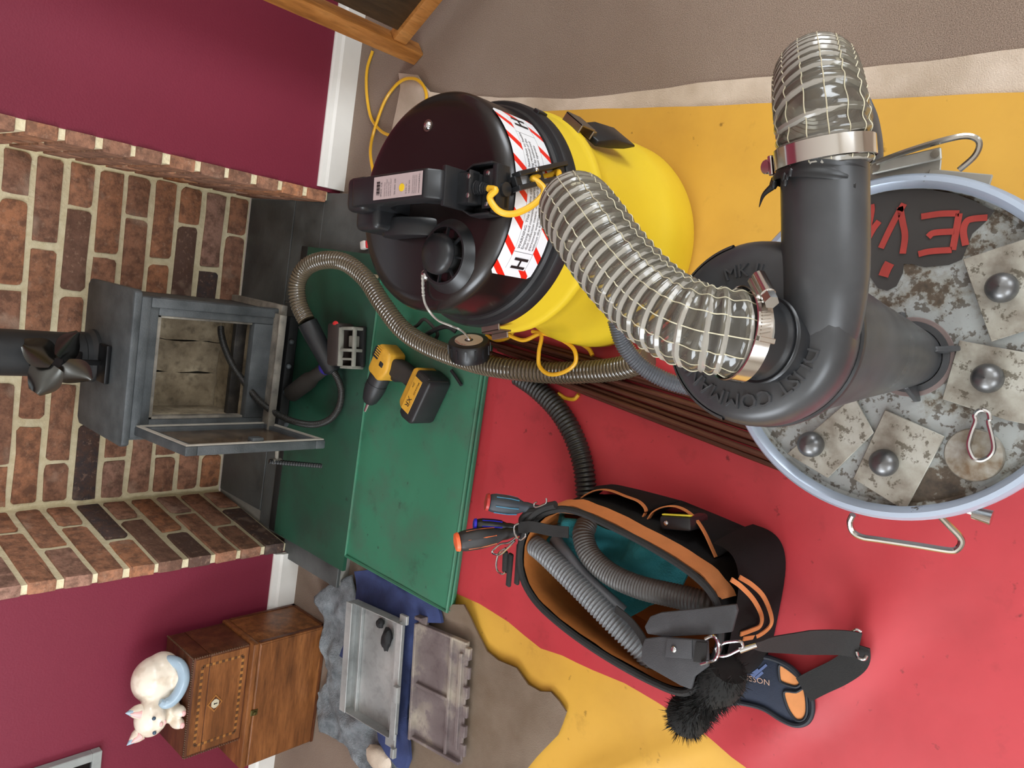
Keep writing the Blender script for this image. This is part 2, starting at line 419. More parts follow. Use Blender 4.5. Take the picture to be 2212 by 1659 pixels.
k = NT('cream_cotton'); n_ = k.noise(7, 4); k.col(k.ramp(n_, [(.3, rgb(176, 158, 136)), (.65, rgb(216, 200, 182))])); k.rough(.9); k.bump(k.noise(500, 2), .001); M_CREAM = k.m
k = NT('brown_cotton'); n_ = k.noise(6, 5); k.col(k.ramp(n_, [(.3, rgb(104, 86, 68)), (.7, rgb(134, 118, 102))])); k.rough(.92); k.bump(k.noise(600, 2), .001); M_BROWN = k.m
nz = lambda x, y, s, a, sd=0: a*noise.noise(Vector((x*s, y*s, sd)))
# cream dust sheet, its edge runs along the right
edge = xy((849, 278), (869, 192), (863, 160), (905, 163), (935, 200), (1000, 206), (1080, 212), (1240, 213), (1450, 190), (1640, 166), (1870, 150), (2212, 105))
edge += [(.30, -2.5), (-.05, -2.5), (-.05, -.9), (.12, -.75)]
g = sheet(dense(edge, .03, .004, 2), lambda x, y: .003+max(0, nz(x, y, 9, .003, 3))+.012*math.exp(-((x-.30)/.03)**2-((y+.72)/.09)**2), .03, .004)
tag(g.build('dust_sheet', M_CREAM, smooth=60), 'cream cotton dust sheet edging out under the yellow sheet, along the bare carpet', 'dust sheet')
# yellow vinyl sheet
pts = xy((1180, 243), (1240, 240), (1640, 228), (2212, 203))
out = [(.19, -1.0)]+pts+[(.19, -2.55), (-1.5, -2.55), (-1.45, -1.3), (-1.0, -1.06), (-.5, -1.0)]
def yz(x, y):
    z = .0085+max(0, nz(x, y, 5, .004, 1))
    z += .016*max(0, 1-abs((x+1.05)*.75+(y+1.62)*.66)/.05)**1.5*max(0, 1-abs((x+1.05)*.66-(y+1.62)*.75)/.3)
    return z+max(0, .008*math.sin((x*.5+y)*26))*max(0, 1-abs(x+1.1)/.16)
g = sheet(dense(out, .04, .003, 5), yz, .03, .002)
tag(g.build('vinyl_sheet', M_YEL, smooth=60), 'large ochre yellow vinyl floor sheet spread beneath the red one', 'floor sheet')
# red vinyl sheet on top of it
lft = xy((999, 1279), (1047, 1301), (1111, 1339), (1146, 1369), (1179, 1397), (1225, 1412), (1360, 1470), (1500, 1555), (1640, 1659))
out = [(-.19, -.9), (-.19, -2.55), (-1.2, -2.55)]+lft[::-1]+[(-.86, -.95)]
def rz(x, y):
    z = .0185+nz(x, y, 4.5, .004, 8)
    z += .011*max(0, 1-abs((x+.42)*.8-(y+1.35)*.6)/.06)*max(0, 1-abs(y+1.35)/.3)           # soft creases
    z += .012*max(0, 1-abs((y+1.98)+.25*(x+.6))/.05)*max(0, 1-abs(x+.62)/.22)
    z += .012*max(0, 1-abs((x+.70)*.5+(y+1.62)*.86+.28)/.05)*max(0, 1-abs(x+.74)/.3)
    return z+.008*max(0, 1-abs(x+.79-(y+1.3)*.1)/.05)*max(0, 1-abs(y+1.18)/.12)
g = sheet(dense(out, .04, .003, 9), rz, .025, .002)
tag(g.build('vinyl_sheet', M_RED, smooth=60), 'glossy red vinyl sheet under the tool bag and the steel drum', 'floor sheet')
# brown cotton cloth, wavy edge
out = xy((985, 1300), (1022, 1300), (1035, 1325), (1047, 1362), (1065, 1402), (1090, 1422), (1131, 1437), (1154, 1473), (1179, 1488), (1202, 1489), (1220, 1508), (1236, 1530), (1215, 1580), (1172, 1630), (1150, 1659), (1120, 1700))
out += [(-1.5, -1.3), (-1.55, -1.0), (-1.2, -.98), (-.97, -.98)]
def bz(x, y):
    return .021+nz(x, y, 8, .005, 4)+.02*math.exp(-((x+.925)/.035)**2-((y+1.10)/.06)**2)+.012*max(0, 1-abs((x+1.22)*.9+(y+1.36)*.42)/.03)*max(0, 1-abs(y+1.38)/.14)
g = sheet(dense(out, .025, .004, 1), bz, .022, .004)
tag(g.build('cotton_cloth', M_BROWN, smooth=60), 'brown cotton cloth with a wavy edge, lying between the grates and the yellow sheet', 'cloth')

# green kneeling mats
def mat(name, x0, x1, y0, y1, z0, z1, mt, label, piping=True):
    ro = thing(name, ((x0+x1)/2, (y0+y1)/2, z0), label, 'mat', 'green kneeling mats')
    def pad(u, v):
        x = x0+(x1-x0)*u; y = y0+(y1-y0)*v; e = min(u, 1-u)*(x1-x0); f = min(v, 1-v)*(y1-y0)
        return (x, y, z1-.004*max(0, 1-min(e, f)/.03)+nz(x, y, 6, .003, 2))
    g = G(); nu, nv = 40, 22; g.grid(pad, nu, nv)
    b = len(g.v); ring = [i for i in range(nu)]+[nu*j+nu-1 for j in range(1, nv)]+[nu*(nv-1)+i for i in range(nu-2, -1, -1)]+[nu*j for j in range(nv-2, 0, -1)]
    for i in ring: p = g.v[i]; g.v.append(Vector((p.x, p.y, z0)))
    n = len(ring)
    for i in range(n): g.f.append((ring[i], b+i, b+(i+1) % n, ring[(i+1) % n])); g.mi.append(0)
    g.f.append(tuple(range(b, b+n))); g.mi.append(0)
    g.build('cushion', mt, ro, smooth=40)
    if piping:
        q = .003
        loop = [(x0-q, y0-q, 0), (x1+q, y0-q, 0), (x1+q, y1+q, 0), (x0-q, y1+q, 0)]
        for zz in (z1-.004, z0+(z1-z0)*.45):
            P = [Vector((a, b_, zz)) for a, b_ in dense([(p[0], p[1]) for p in loop], .05)]
            G().tube(P, .0045, 6, closed=True).build('piping', mt, ro)
    return ro
mat('kneeling_mat', -.925, -.13, -1.095, -.705, .0205, .052, M_GREEN, 'bright green padded kneeling mat with the yellow drill on it')
m2 = mat('kneeling_mat', -.972, -.13, -.70, -.362, .0405, .056, M_GREEN2, 'dark green sooty mat on the hearth directly before the stove', False)
M_BLACKRUB = plain('black_rubber', rgb(26, 26, 25), .6)
g = G(); g.box((-.972, -.362, .0405), (-.13, -.330, .052)); g.build('border', M_BLACKRUB, m2, bevel=.002)

# grey towel and navy cloth under the grates
k = NT('grey_towel'); n_ = k.noise(24, 5, .7); k.col(k.ramp(n_, [(.3, rgb(92, 98, 102)), (.7, rgb(146, 152, 156))])); k.rough(.95); k.bump(k.noise(260, 4), .004); M_TOWEL = k.m
k = NT('navy_cotton'); n_ = k.noise(10, 4); k.col(k.ramp(n_, [(.3, rgb(34, 42, 76)), (.7, rgb(60, 74, 122))])); k.rough(.9); k.bump(k.noise(400, 2), .001); M_NAVY = k.m
out = xy((725, 1262), (775, 1240), (790, 1290), (830, 1420), (850, 1560), (880, 1659), (840, 1690), (790, 1650), (765, 1610), (712, 1572), (697, 1525), (700, 1490), (718, 1470), (712, 1380), (704, 1330), (700, 1285))
def tz(x, y):
    a = .026+nz(x, y, 15, .022, 1)+nz(x, y, 38, .007, 2)+nz(x*1.8, y*.6, 30, .006, 6)
    return max(.006, a)
tag(sheet(dense(out, .015, .008, 3), tz, .010, .006).build('towel', M_TOWEL, smooth=80), 'crumpled grey towel on the carpet beside the wooden chest', 'towel')
out = xy((770, 1235), (800, 1232), (950, 1310), (955, 1345), (905, 1345), (885, 1480), (885, 1640), (880, 1660), (860, 1655), (820, 1600), (795, 1480), (760, 1430), (736, 1418), (755, 1370), (775, 1330), (772, 1290), z=.04)
tag(sheet(dense(out, .02, .004, 7), lambda x, y: .046+nz(x, y, 14, .010, 5)+nz(x, y, 34, .004, 2), .014, .008).build('navy_cloth', M_NAVY, smooth=80), 'folded navy blue cloth beneath the ash pan, next to the green mat', 'cloth')

# ---- ash pan and rusty grate plate
def steel(name, a, b, c, sc1=9, rough=.6, metal=.35):
    k = NT(name); n1 = k.noise(sc1, 6, .65); n2 = k.noise(sc1*4, 4, .6)
    col = k.ramp(n1, [(.32, a), (.52, b), (.7, c)]); k.col(k.mix(k.ramp(n2, [(.5, (0,0,0,1)), (.7, (.5,.5,.5,1))]), col, a)); k.rough(rough); k.b.inputs['Metallic'].default_value = metal
    k.bump(n2, .001); return k.m
M_PAN = steel('ashy_steel', rgb(120, 122, 120), rgb(168, 170, 168), rgb(198, 198, 194), 6)
M_RUST = steel('ashy_iron', rgb(88, 74, 74), rgb(120, 108, 106), rgb(190, 180, 160), 9, .8, .1)
P = [Vector((-1.007, -.788, 0)), Vector((-.997, -.994, 0)), Vector((-1.302, -.999, 0)), Vector((-1.276, -.814, 0))]
ctr = sum(P, Vector())/4; ang = math.atan2(P[0].y-P[3].y, P[0].x-P[3].x)
Mt = T(ctr.x, ctr.y, .062, ang); Lx, Ly = .285, .19
t1 = thing('ash_pan', (ctr.x, ctr.y, .062), 'pale grey steel ash pan with two lumps of charcoal in it', 'ash pan')
g = G(); h = .030; q = .0025
g.box((-Lx/2, -Ly/2, 0), (Lx/2, Ly/2, q), Mt)
g.box((-Lx/2, Ly/2-q, 0), (Lx/2, Ly/2, h), Mt); g.box((-Lx/2, -Ly/2, 0), (Lx/2, -Ly/2+q, h*.8), Mt); g.box((-Lx/2, -Ly/2, 0), (-Lx/2+q, Ly/2, h), Mt); g.box((Lx/2-q, -Ly/2, 0), (Lx/2, Ly/2, h*.9), Mt)
g.build('pan', M_PAN, t1, bevel=.0006, seg=1)
g = G(); g.box((-Lx/2, -Ly/2-.018, h*.8), (Lx/2, -Ly/2+.002, h*.8+.003), Mt); g.box((-Lx/2, Ly/2-.02, h), (Lx/2, Ly/2+.004, h+.003), Mt); g.box((-Lx/2, -Ly/2+.02, .003), (Lx/2, -Ly/2+.03, .009), Mt)
g.box((-Lx/2, Ly/2-.036, .003), (Lx/2, Ly/2-.03, .012), Mt); g.build('rim', M_PAN, t1, bevel=.0008, seg=1)
g = G(); g.box((-.045, -Ly/2-.028, h*.8+.001), (-.005, -Ly/2-.012, h*.8+.014), Mt); g.build('tab', M_PAN, t1, bevel=.002)
g = G(); g.box((-Lx/2-.035, -Ly/2-.002, .004), (-Lx/2+.004, -Ly/2+.035, .009), Mt); g.box((-Lx/2-.055, -Ly/2-.006, .004), (-Lx/2-.03, -Ly/2+.006, .016), Mt); g.build('handle_lug', M_PAN, t1, bevel=.001, seg=1)
g = G(); g.box((Lx/2-.006, -Ly/2-.016, .004), (Lx/2+.016, -Ly/2+.01, .012), Mt); g.build('end_lug', M_PAN, t1, bevel=.001, seg=1)
M_COAL = plain('charcoal', rgb(22, 22, 23), .75, vary=.3, scale=60)
def lump(name, p, r, scl, seed, mt, label, cat, group=None, n=14):
    g = G(); g.ball((0,0,0), r, n, 9)
    for v in g.v:
        d = 1+.28*noise.noise(v*(1.6/r)+Vector((seed, 0, 0)))+.15*noise.noise(v*(4/r)+Vector((0, seed, 0)))
        v.x *= scl[0]*d; v.y *= scl[1]*d; v.z *= scl[2]*d
    zmin = min(v.z for v in g.v)
    for v in g.v: v += Vector((p[0], p[1], p[2]-zmin))
    return tag(g.build(name, mt, loc=p, smooth=40), label, cat, group)
c1 = at(826, 1345, z=.068); c2 = at(842, 1378, z=.068)
lump('charcoal_lump', (c1.x, c1.y, .0650), .013, (1, .9, .7), 2, M_COAL, 'small charcoal lump in the pan, nearer the mat', 'charcoal', 'charcoal lumps in the ash pan')
lump('charcoal_lump', (c2.x, c2.y, .0650), .019, (1.5, .8, .6), 5, M_COAL, 'larger oblong charcoal lump in the pan', 'charcoal', 'charcoal lumps in the ash pan')
P = [Vector((-.978, -1.011, 0)), Vector((-.984, -1.175, 0)), Vector((-1.250, -1.203, 0)), Vector((-1.286, -1.031, 0))]
ctr = sum(P, Vector())/4; ang = math.atan2(P[1].y-P[2].y, P[1].x-P[2].x)+.01
Mt = T(ctr.x, ctr.y, .036, ang); Lx, Ly = .285, .168
t2 = thing('grate_plate', (ctr.x, ctr.y, .036), 'rusty iron grate plate with raised ridges, on the brown cloth', 'grate')
g = G(); g.box((-Lx/2, -Ly/2, 0), (Lx/2, Ly/2, .006), Mt); g.build('plate', M_RUST, t2, bevel=.001, seg=1)
for a, b in (((-Lx/2, Ly/2-.008, .004), (Lx/2, Ly/2, .022)), ((-Lx/2, -Ly/2+.044, .004), (Lx/2, -Ly/2+.052, .014)), ((-.012, -Ly/2+.05, .004), (-.003, Ly/2-.006, .013)), ((-Lx/2, -Ly/2, .004), (-Lx/2+.008, Ly/2, .016)), ((Lx/2-.006, -Ly/2, .004), (Lx/2, Ly/2, .013)), ((-Lx/2+.03, -Ly/2+.012, .004), (Lx/2-.03, -Ly/2+.022, .012))):
    G().box(a, b, Mt).build('ridge', M_RUST, t2, bevel=.0012, seg=1)
g = G()
for i in range(6): g.box((-Lx/2+.02+i*.045, -Ly/2-.010, 0), (-Lx/2+.048+i*.045, -Ly/2+.004, .008+.004*(i % 2)), Mt)
g.build('teeth', M_RUST, t2, bevel=.0015, seg=1)
g = G(); g.box((Lx/2-.004, Ly/2-.03, 0), (Lx/2+.02, Ly/2-.002, .010), Mt); g.box((Lx/2+.012, Ly/2-.028, .0), (Lx/2+.02, Ly/2-.004, .026), Mt); g.build('lug', M_RUST, t2, bevel=.001, seg=1)
p = at(815, 1640, z=.05); lump('rag', (p.x, p.y, .03), .03, (1.1, 1.5, .5), 3, M_CREAM, 'small crumpled white rag on the end of the grey towel', 'rag')
# ================================================================ STOVE
k = NT('stove_paint'); n_ = k.noise(18, 5); k.col(k.ramp(n_, [(.3, rgb(68, 72, 74)), (.7, rgb(96, 100, 102))])); k.rough(.58); k.b.inputs['Metallic'].default_value = .3; k.bump(k.noise(260, 3), .0008); M_STOVE = k.m
M_DARK = plain('sooty_black', rgb(22, 22, 22), .7)
M_ASHST = steel('ash_dusted_steel', rgb(96, 92, 86), rgb(140, 134, 124), rgb(176, 168, 152), 20, .7, .2)
k = NT('firebrick'); n1 = k.noise(10, 6, .6); n2 = k.noise(45, 4); c = k.ramp(n1, [(.3, rgb(120, 106, 86)), (.55, rgb(176, 160, 134)), (.75, rgb(214, 200, 172))]); k.col(k.mix(k.ramp(n2, [(.5, (0,0,0,1)), (.75, (.6,.6,.6,1))]), c, rgb(70, 62, 52))); k.rough(.95); k.bump(n2, .003); M_FB = k.m
st = thing('wood_stove', (-.49, -.25, .0405), 'charcoal grey cast iron wood stove in the brick recess, its door open', 'stove')
X0, X1, YF, YB, ZT = -.662, -.318, -.385, -.125, .508
OX0, OX1, OZ0, OZ1 = -.618, -.357, .205, .462
g = G()                                                    # firebox shell
g.box((X0, YF+.02, .13), (X0+.014, YB, ZT)); g.box((X1-.014, YF+.02, .13), (X1, YB, ZT)); g.box((X0, YB-.012, .13), (X1, YB, ZT)); g.box((X0, YF+.02, .13), (X1, YB, .15)); g.box((X0, YF+.02, ZT-.012), (X1, YB, ZT))
g.build('body', M_STOVE, st, bevel=.003)
g = G(); yA, yB_ = YF-.004, YF+.022
g.box((X0-.006, yA, OZ1), (X1+.006, yB_, ZT+.004)); g.box((X0-.006, yA, .135), (OX0, yB_, OZ1)); g.box((OX1, yA, .135), (X1+.006, yB_, OZ1)); g.box((OX0, yA, .135), (OX1, yB_, OZ0))
g.build('front_frame', M_STOVE, st, bevel=.003)
g = G(); w_ = .012                                          # inner step and outer lip of the door frame
g.box((OX0-.002, yA+.010, OZ1-w_), (OX1+.002, yB_+.01, OZ1+.002)); g.box((OX0-.002, yA+.010, OZ0), (OX0+.006, yB_+.01, OZ1)); g.box((OX1-.006, yA+.010, OZ0), (OX1+.002, yB_+.01, OZ1))
g.build('opening_lip', M_ASHST, st, bevel=.002)
g = G(); g.box((X1-.020, yA-.006, .15), (X1+.004, yA+.002, ZT-.024)); g.box((X0, yA-.006, ZT-.024), (X1+.004, yA+.002, ZT)); g.build('outer_lip', M_STOVE, st, bevel=.003)
g = G(); g.prism([(-.648, -.405), (-.304, -.405), (-.298, -.395), (-.298, -.13), (-.312, -.115), (-.666, -.115), (-.682, -.13), (-.682, -.395), (-.676, -.405)], ZT+.003, .53)
g.build('top_plate', M_STOVE, st, bevel=.004)
g = G(); g.box((-.68, -.402, .118), (-.300, YB, .137)); g.build('base_plate', M_ASHST, st, bevel=.003)
g = G(); g.box((-.655, -.432, .139), (-.325, -.385, .150)); g.box((-.655, -.437, .139), (-.325, -.430, .160)); g.build('ash_lip', M_ASHST, st, bevel=.002)
g = G(); g.box((-.64, -.375, .0605), (-.34, YB+.01, .12)); g.build('plinth', M_DARK, st, bevel=.003)
g = G(); g.box((-.66, -.392, .080), (-.33, -.372, .100)); g.build('air_slider', M_DARK, st, bevel=.002)
for x in (-.40, -.47, -.545): G().ball((x, -.397, .092), .008, 10, 6).build('slider_knob', M_STOVE, st)
for sx in (-.64, -.34):
    for sy in (-.36, -.15): G().cyl((sx, sy, .0405), (sx, sy, .07), .012, .016, 10).build('foot', M_STOVE, st)
# firebox lining, three back bricks with cracks between
for a, b in ((-.655+.008, -.535), (-.532, -.444), (-.441, -.332)):
    g = G(); g.grid(lambda u, v: (a+(b-a)*u+.004*noise.noise(Vector((a*9, v*6, 0)))*(1 if 0 < u < 1 else 1.4), YB-.034+.004*noise.noise(Vector((u*3+a, v*5, 1))), .16+.27*v), 8, 12)
    g.box((a+.002, YB-.030, .16), (b-.002, YB-.014, .428)); g.build('firebrick', M_FB, st, fix=False)
for x in (X0+.016, X1-.034): G().box((x, YF+.035, .155), (x+.018, YB-.04, .42)).build('firebrick', M_FB, st, bevel=.003)
g = G(); g.grid(lambda u, v: (X0+.03+(X1-X0-.06)*u, YF+.03+(YB-YF-.07)*v, .158+.02*v+.006*noise.noise(Vector((u*9, v*6, 3)))), 16, 10); g.build('ash_bed', M_FB, st)
g = G(); g.box((X0+.03, -.285, .166), (X1-.03, -.265, .200)); g.build('log_bar', steel('log_bar_iron', rgb(46, 44, 42), rgb(66, 62, 58), rgb(92, 86, 78), 30), st, bevel=.004)
g = G(); g.box((X0+.012, YF+.05, .436), (X1-.012, YB-.02, .444)); g.build('baffle', M_DARK, st)
# door, swung wide open to the left
DM = T(-.655, -.388, 0, math.radians(-87)); dw, dz0, dz1, dt = .275, .128, .497, .022
g = G(); fr = .028
g.box((0, 0, dz0), (dw, dt, dz0+fr), DM); g.box((0, 0, dz1-fr), (dw, dt, dz1), DM); g.box((0, 0, dz0+fr), (fr, dt, dz1-fr), DM); g.box((dw-fr, 0, dz0+fr), (dw, dt, dz1-fr), DM)
door = g.build('door', M_STOVE, st, bevel=.003)
def xbox(g, lo, hi): return g.box(lo, hi, DM)
g = G()
xbox(g, (.004, dt, dz0+.003), (dw-.004, dt+.003, dz0+.013)); xbox(g, (.004, dt, dz1-.013), (dw-.004, dt+.003, dz1-.003)); xbox(g, (.004, dt, dz0+.013), (.014, dt+.003, dz1-.013)); xbox(g, (dw-.014, dt, dz0+.013), (dw-.004, dt+.003, dz1-.013))
g.build('door_seal', plain('fibre_rope', rgb(176, 170, 158), .9), door)
k = NT('sooty_glass'); n_ = k.noise(14, 5); k.col(k.ramp(n_, [(.35, rgb(70, 58, 48)), (.7, rgb(128, 106, 84))])); k.rough(.18); k.b.inputs['Transmission Weight'].default_value = .25; k.b.inputs['IOR'].default_value = 1.3; M_SG = k.m
g = G(); xbox(g, (fr-.004, .006, dz0+fr-.004), (dw-fr+.004, .011, dz1-fr+.004)); g.build('door_glass', M_SG, door)
for zz in (dz0+.05, dz1-.05): G().cyl(DM @ Vector((-.006, .002, zz-.018)), DM @ Vector((-.006, .002, zz+.018)), .007, n=10).build('hinge', M_STOVE, door)
hz = .235
g = G(); g.cyl(DM @ Vector((dw-.05, 0, hz)), DM @ Vector((dw-.05, -.036, hz)), .005, n=8); g.cyl(DM @ Vector((dw-.05, -.036, hz+.012)), DM @ Vector((dw-.05, -.036, hz-.012)), .008, n=10)
g.build('handle_stem', M_ASHST, door)
a = DM @ Vector((dw-.05, -.036, hz+.02)); b = DM @ Vector((dw-.02, -.05, hz-.115))
g = G(); g.tube([a.lerp(b, t/60) for t in range(61)], lambda t: .0062+.0009*math.sin(t*60*PI/1.5), 8); g.build('door_handle', plain('black_spring', rgb(24, 24, 25), .5), door)
g = G(); g.box((-.012, dt, .30), (.012, dt+.012, .33), DM @ T(dw-.02, 0, 0)); g.build('latch', M_STOVE, door, bevel=.002)
# flue pipe
px, py, pr = -.492, -.185, .056
M_FLUE = plain('flue_black', rgb(44, 45, 46), .5, .2)
fl = thing('flue_pipe', (px, py, .5305), 'matt black round flue pipe rising from the stove top', 'flue pipe')
G().lathe([(pr, 0), (pr, 1.6)], 36, T(px, py, .534)).build('pipe', M_FLUE, fl)
G().lathe([(pr+.012, 0), (pr+.012, .008), (pr+.004, .018), (pr+.004, .03), (pr-.001, .031)], 36, T(px, py, .5305)).build('collar', M_FLUE, fl)
# heat powered fan on the stove top
fx, fy = -.497, -.275
fan = thing('stove_fan', (fx, fy, .5305), 'small black heat powered fan with curved blades on the stove top', 'fan')
M_FAN = plain('black_anodised', rgb(28, 28, 29), .35, .6)
g = G(); g.box((fx-.048, fy-.030, .5305), (fx+.048, fy+.022, .543)); g.build('base', M_FAN, fan, bevel=.003)
g = G(); g.box((fx-.006, fy-.004, .542), (fx+.006, fy+.014, .60)); g.box((fx-.026, fy-.002, .586), (fx+.026, fy+.010, .604)); g.build('upright', M_FAN, fan, bevel=.002)
g = G()
for i in range(7): x = fx-.036+i*.012; g.box((x-.0018, fy-.002, .604), (x+.0018, fy+.014, .70-.004*abs(i-3)**1.6))
g.box((fx-.038, fy-.002, .604), (fx+.038, fy+.014, .610)); g.build('heat_fins', M_FAN, fan, bevel=.0006, seg=1)
G().cyl((fx+.006, fy-.002, .656), (fx+.006, fy-.040, .656), .013, n=16).build('motor', M_FAN, fan)
hub = Vector((fx+.006, fy-.050, .656)); G().cyl(hub, hub+Vector((0, .014, 0)), .012, .014, 16).build('hub', M_FAN, fan)
M_BLADE = plain('brushed_blade', rgb(88, 88, 85), .24, .95)
for i in range(4):
    A = Matrix.Translation(hub) @ Matrix.Rotation(math.radians(38+90*i), 4, 'Y')
    def bl(u, v):
        r = .010+.072*u; wv = (.020+.056*math.sin(PI*min(1, u*.85+.15))*.9)*(v-.5)
        return (r, .008-.034*(v-.5)*(1-.25*u)-.010*math.sin(PI*v), wv+.012*u)
    g = G(); g.grid(bl, 12, 9, A)
    n0 = len(g.v); g.v += [v+A.to_3x3() @ Vector((0, .0014, 0)) for v in g.v]; g.f += [tuple(n0+i_ for i_ in reversed(f)) for f in g.f]; g.mi = [0]*len(g.f)
    g.build('blade', M_BLADE, fan, smooth=80, fix=False)
# ================================================================ VACUUM CLEANER
AX = Vector((-.058, -1.358, 0)); VR = .170; ZL = .502
def polar(deg, r, z): a = math.radians(deg); return Vector((AX.x+r*math.cos(a), AX.y+r*math.sin(a), z))
vac = thing('vacuum_cleaner', (AX.x, AX.y, .021), 'black and yellow drum vacuum cleaner with a striped warning sticker', 'vacuum cleaner')
VT = T(AX.x, AX.y, 0)
M_VBLK = plain('gloss_black_head', rgb(26, 20, 19), .26, vary=.1, scale=6, coat=.06)
M_VRING = plain('satin_black_ring', rgb(30, 31, 33), .38)
M_VYEL = plain('yellow_drum_plastic', rgb(222, 192, 44), .36, vary=.05, scale=5)
M_BLKP = plain('black_plastic', rgb(30, 31, 33), .36)
M_CHROME = plain('bright_steel', rgb(205, 205, 205), .16, 1, vary=.03)
M_STEELP = plain('pressed_steel', rgb(150, 140, 128), .32, .9)
head = [(.0005, ZL+.002), (.08, ZL+.0015), (.14, ZL), (.150, ZL-.001), (.158, ZL-.004), (.165, ZL-.010), (.1695, ZL-.018), (.170, ZL-.026), (.170, .398), (.169, .394)]
G().lathe(head, 96, VT, caps=(False, False)).build('motor_head', M_VBLK, vac, smooth=50)
G().lathe([(.168, .398), (.173, .397), (.176, .392), (.176, .385), (.183, .383), (.186, .378), (.1865, .362), (.184, .358), (.17, .357)], 96, VT, caps=(False, False)).build('rim_ring', M_VRING, vac, smooth=30)
body = [(.165, .358), (.181, .358), (.183, .350), (.1835, .330), (.186, .322), (.1865, .314), (.189, .311), (.191, .305), (.191, .299), (.188, .295), (.184, .294), (.179, .288), (.177, .25), (.176, .20), (.178, .16), (.184, .13), (.193, .112), (.1985, .10), (.2015, .085), (.203, .06), (.203, .035), (.200, .024), (.19, .021)]
G().lathe(body, 96, VT, caps=(False, True)).build('drum', M_VYEL, vac, smooth=40)
# ring notches, latches
for dg in (-28, 20, 152): 
    a = math.radians(dg); G().box((-.006, -.003, -.012), (.006, .003, .010), Matrix.Translation(polar(dg, .1865, .371)) @ Matrix.Rotation(a+PI/2, 4, 'Z')).build('ring_notch', M_VRING, vac, bevel=.001, seg=1)
def latch(dg):
    Mx = Matrix.Translation(polar(dg, 0, 0)) @ Matrix.Rotation(math.radians(dg), 4, 'Z')
    g = G(); g.box((.186, -.022, .305), (.204, .022, .3085), Mx); g.box((.2005, -.022, .272), (.204, .022, .3085), Mx); g.box((.186, -.022, .272), (.204, .022, .2755), Mx)
    l = g.build('latch', M_STEELP, vac, bevel=.001, seg=1)
    g = G(); g.cyl(Mx @ Vector((.196, -.016, .262)), Mx @ Vector((.196, .016, .262)), .005, n=10); g.build('latch_pin', M_CHROME, l)
    g = G(); g.prism([(.181, .262), (.192, .262), (.206, .225), (.2105, .17), (.207, .165), (.196, .19), (.187, .225)], -.030, .030, Mx @ Matrix(((1,0,0,0),(0,0,-1,0),(0,1,0,0),(0,0,0,1)))); g.build('drum_handle', M_BLKP, l, bevel=.004)
latch(-32)
# catch clip at the left of the head
Mx = Matrix.Translation(polar(196, 0, 0)) @ Matrix.Rotation(math.radians(196), 4, 'Z')
g = G(); g.box((.176, -.020, .372), (.196, .020, .376), Mx); g.box((.193, -.020, .345), (.196, .020, .376), Mx); g.box((.196, -.018, .350), (.206, .018, .354), Mx); g.build('catch_clip', M_STEELP, vac, bevel=.001, seg=1)
# sticker: red stripes and lettering printed on white film
def mk_sticker():
    k = NT('warning_sticker'); uv = k.n('ShaderNodeUVMap'); sp = k.n('ShaderNodeSeparateXYZ'); k.link(uv.outputs[0], sp.inputs[0]); u, v = sp.outputs[0], sp.outputs[1]
    s_ = k.math('FRACT', k.math('ADD', k.math('MULTIPLY', k.math('SUBTRACT', u, k.math('MULTIPLY', v, .80)), 1/.39), 10.30))
    st = k.math('LESS_THAN', s_, .31)
    inb = k.math('MULTIPLY', k.math('MULTIPLY', k.math('GREATER_THAN', v, .235*.78), k.math('LESS_THAN', v, .725*.78)), k.math('MULTIPLY', k.math('GREATER_THAN', u, .13), k.math('LESS_THAN', u, 2.56)))
    def near(x, c, e): return k.math('LESS_THAN', k.math('ABSOLUTE', k.math('SUBTRACT', x, c)), e)
    rule = k.math('MULTIPLY', inb, k.math('MAXIMUM', k.math('MAXIMUM', near(v, .185, .004), near(v, .565, .004)), k.math('MAXIMUM', near(u, .41, .004), near(u, 2.24, .004))))
    c = k.mix(k.math('MULTIPLY', st, k.math('SUBTRACT', 1.0, inb)), rgb(238, 240, 244), rgb(232, 42, 26)); c = k.mix(rule, c, rgb(90, 90, 95)); k.col(c); k.rough(.22); return k.m
A0, A1, SZ0, SZ1 = math.radians(-124.5), math.radians(-34), .400, .488
ARC = VR*(A1-A0)
def onhead(x, y, lift): a = A0+x/VR; return Vector((AX.x+(VR+lift)*math.cos(a), AX.y+(VR+lift)*math.sin(a), SZ0+y))
g = G(); nu, nv = 49, 5; Hh = SZ1-SZ0
def stk(u, v):
    x = ARC*u; y = Hh*v
    if u == 0 or u == 1: y = min(max(y, .006), Hh-.006)
    return onhead(x, y, .0006 if y < .078 else .0003)
g.grid(stk, nu, nv); so = g.build('warning_sticker', mk_sticker(), vac, fix=False)
uvl = so.data.uv_layers.new(name='uv')
for lp in so.data.loops:
    i = lp.vertex_index; uvl.data[lp.index].uv = ((i % nu)/(nu-1)*ARC*10, (i//nu)/(nv-1)*Hh*.78*10/.88*1.0)
M_INK = plain('printing_ink', rgb(28, 24, 26), .5); M_INK2 = plain('grey_printing_ink', rgb(84, 82, 84), .5)
def wrap_text(s, x, y, size, mt, name='lettering', lift=.0012, squeeze=1.0, bold=0):
    vs, fs, w_ = text_mesh(s, size)
    g = G(); g.add([onhead(x+v.x*squeeze, y+v.y, lift) for v in vs], fs); return g.build(name, mt, so, fix=False, smooth=0)
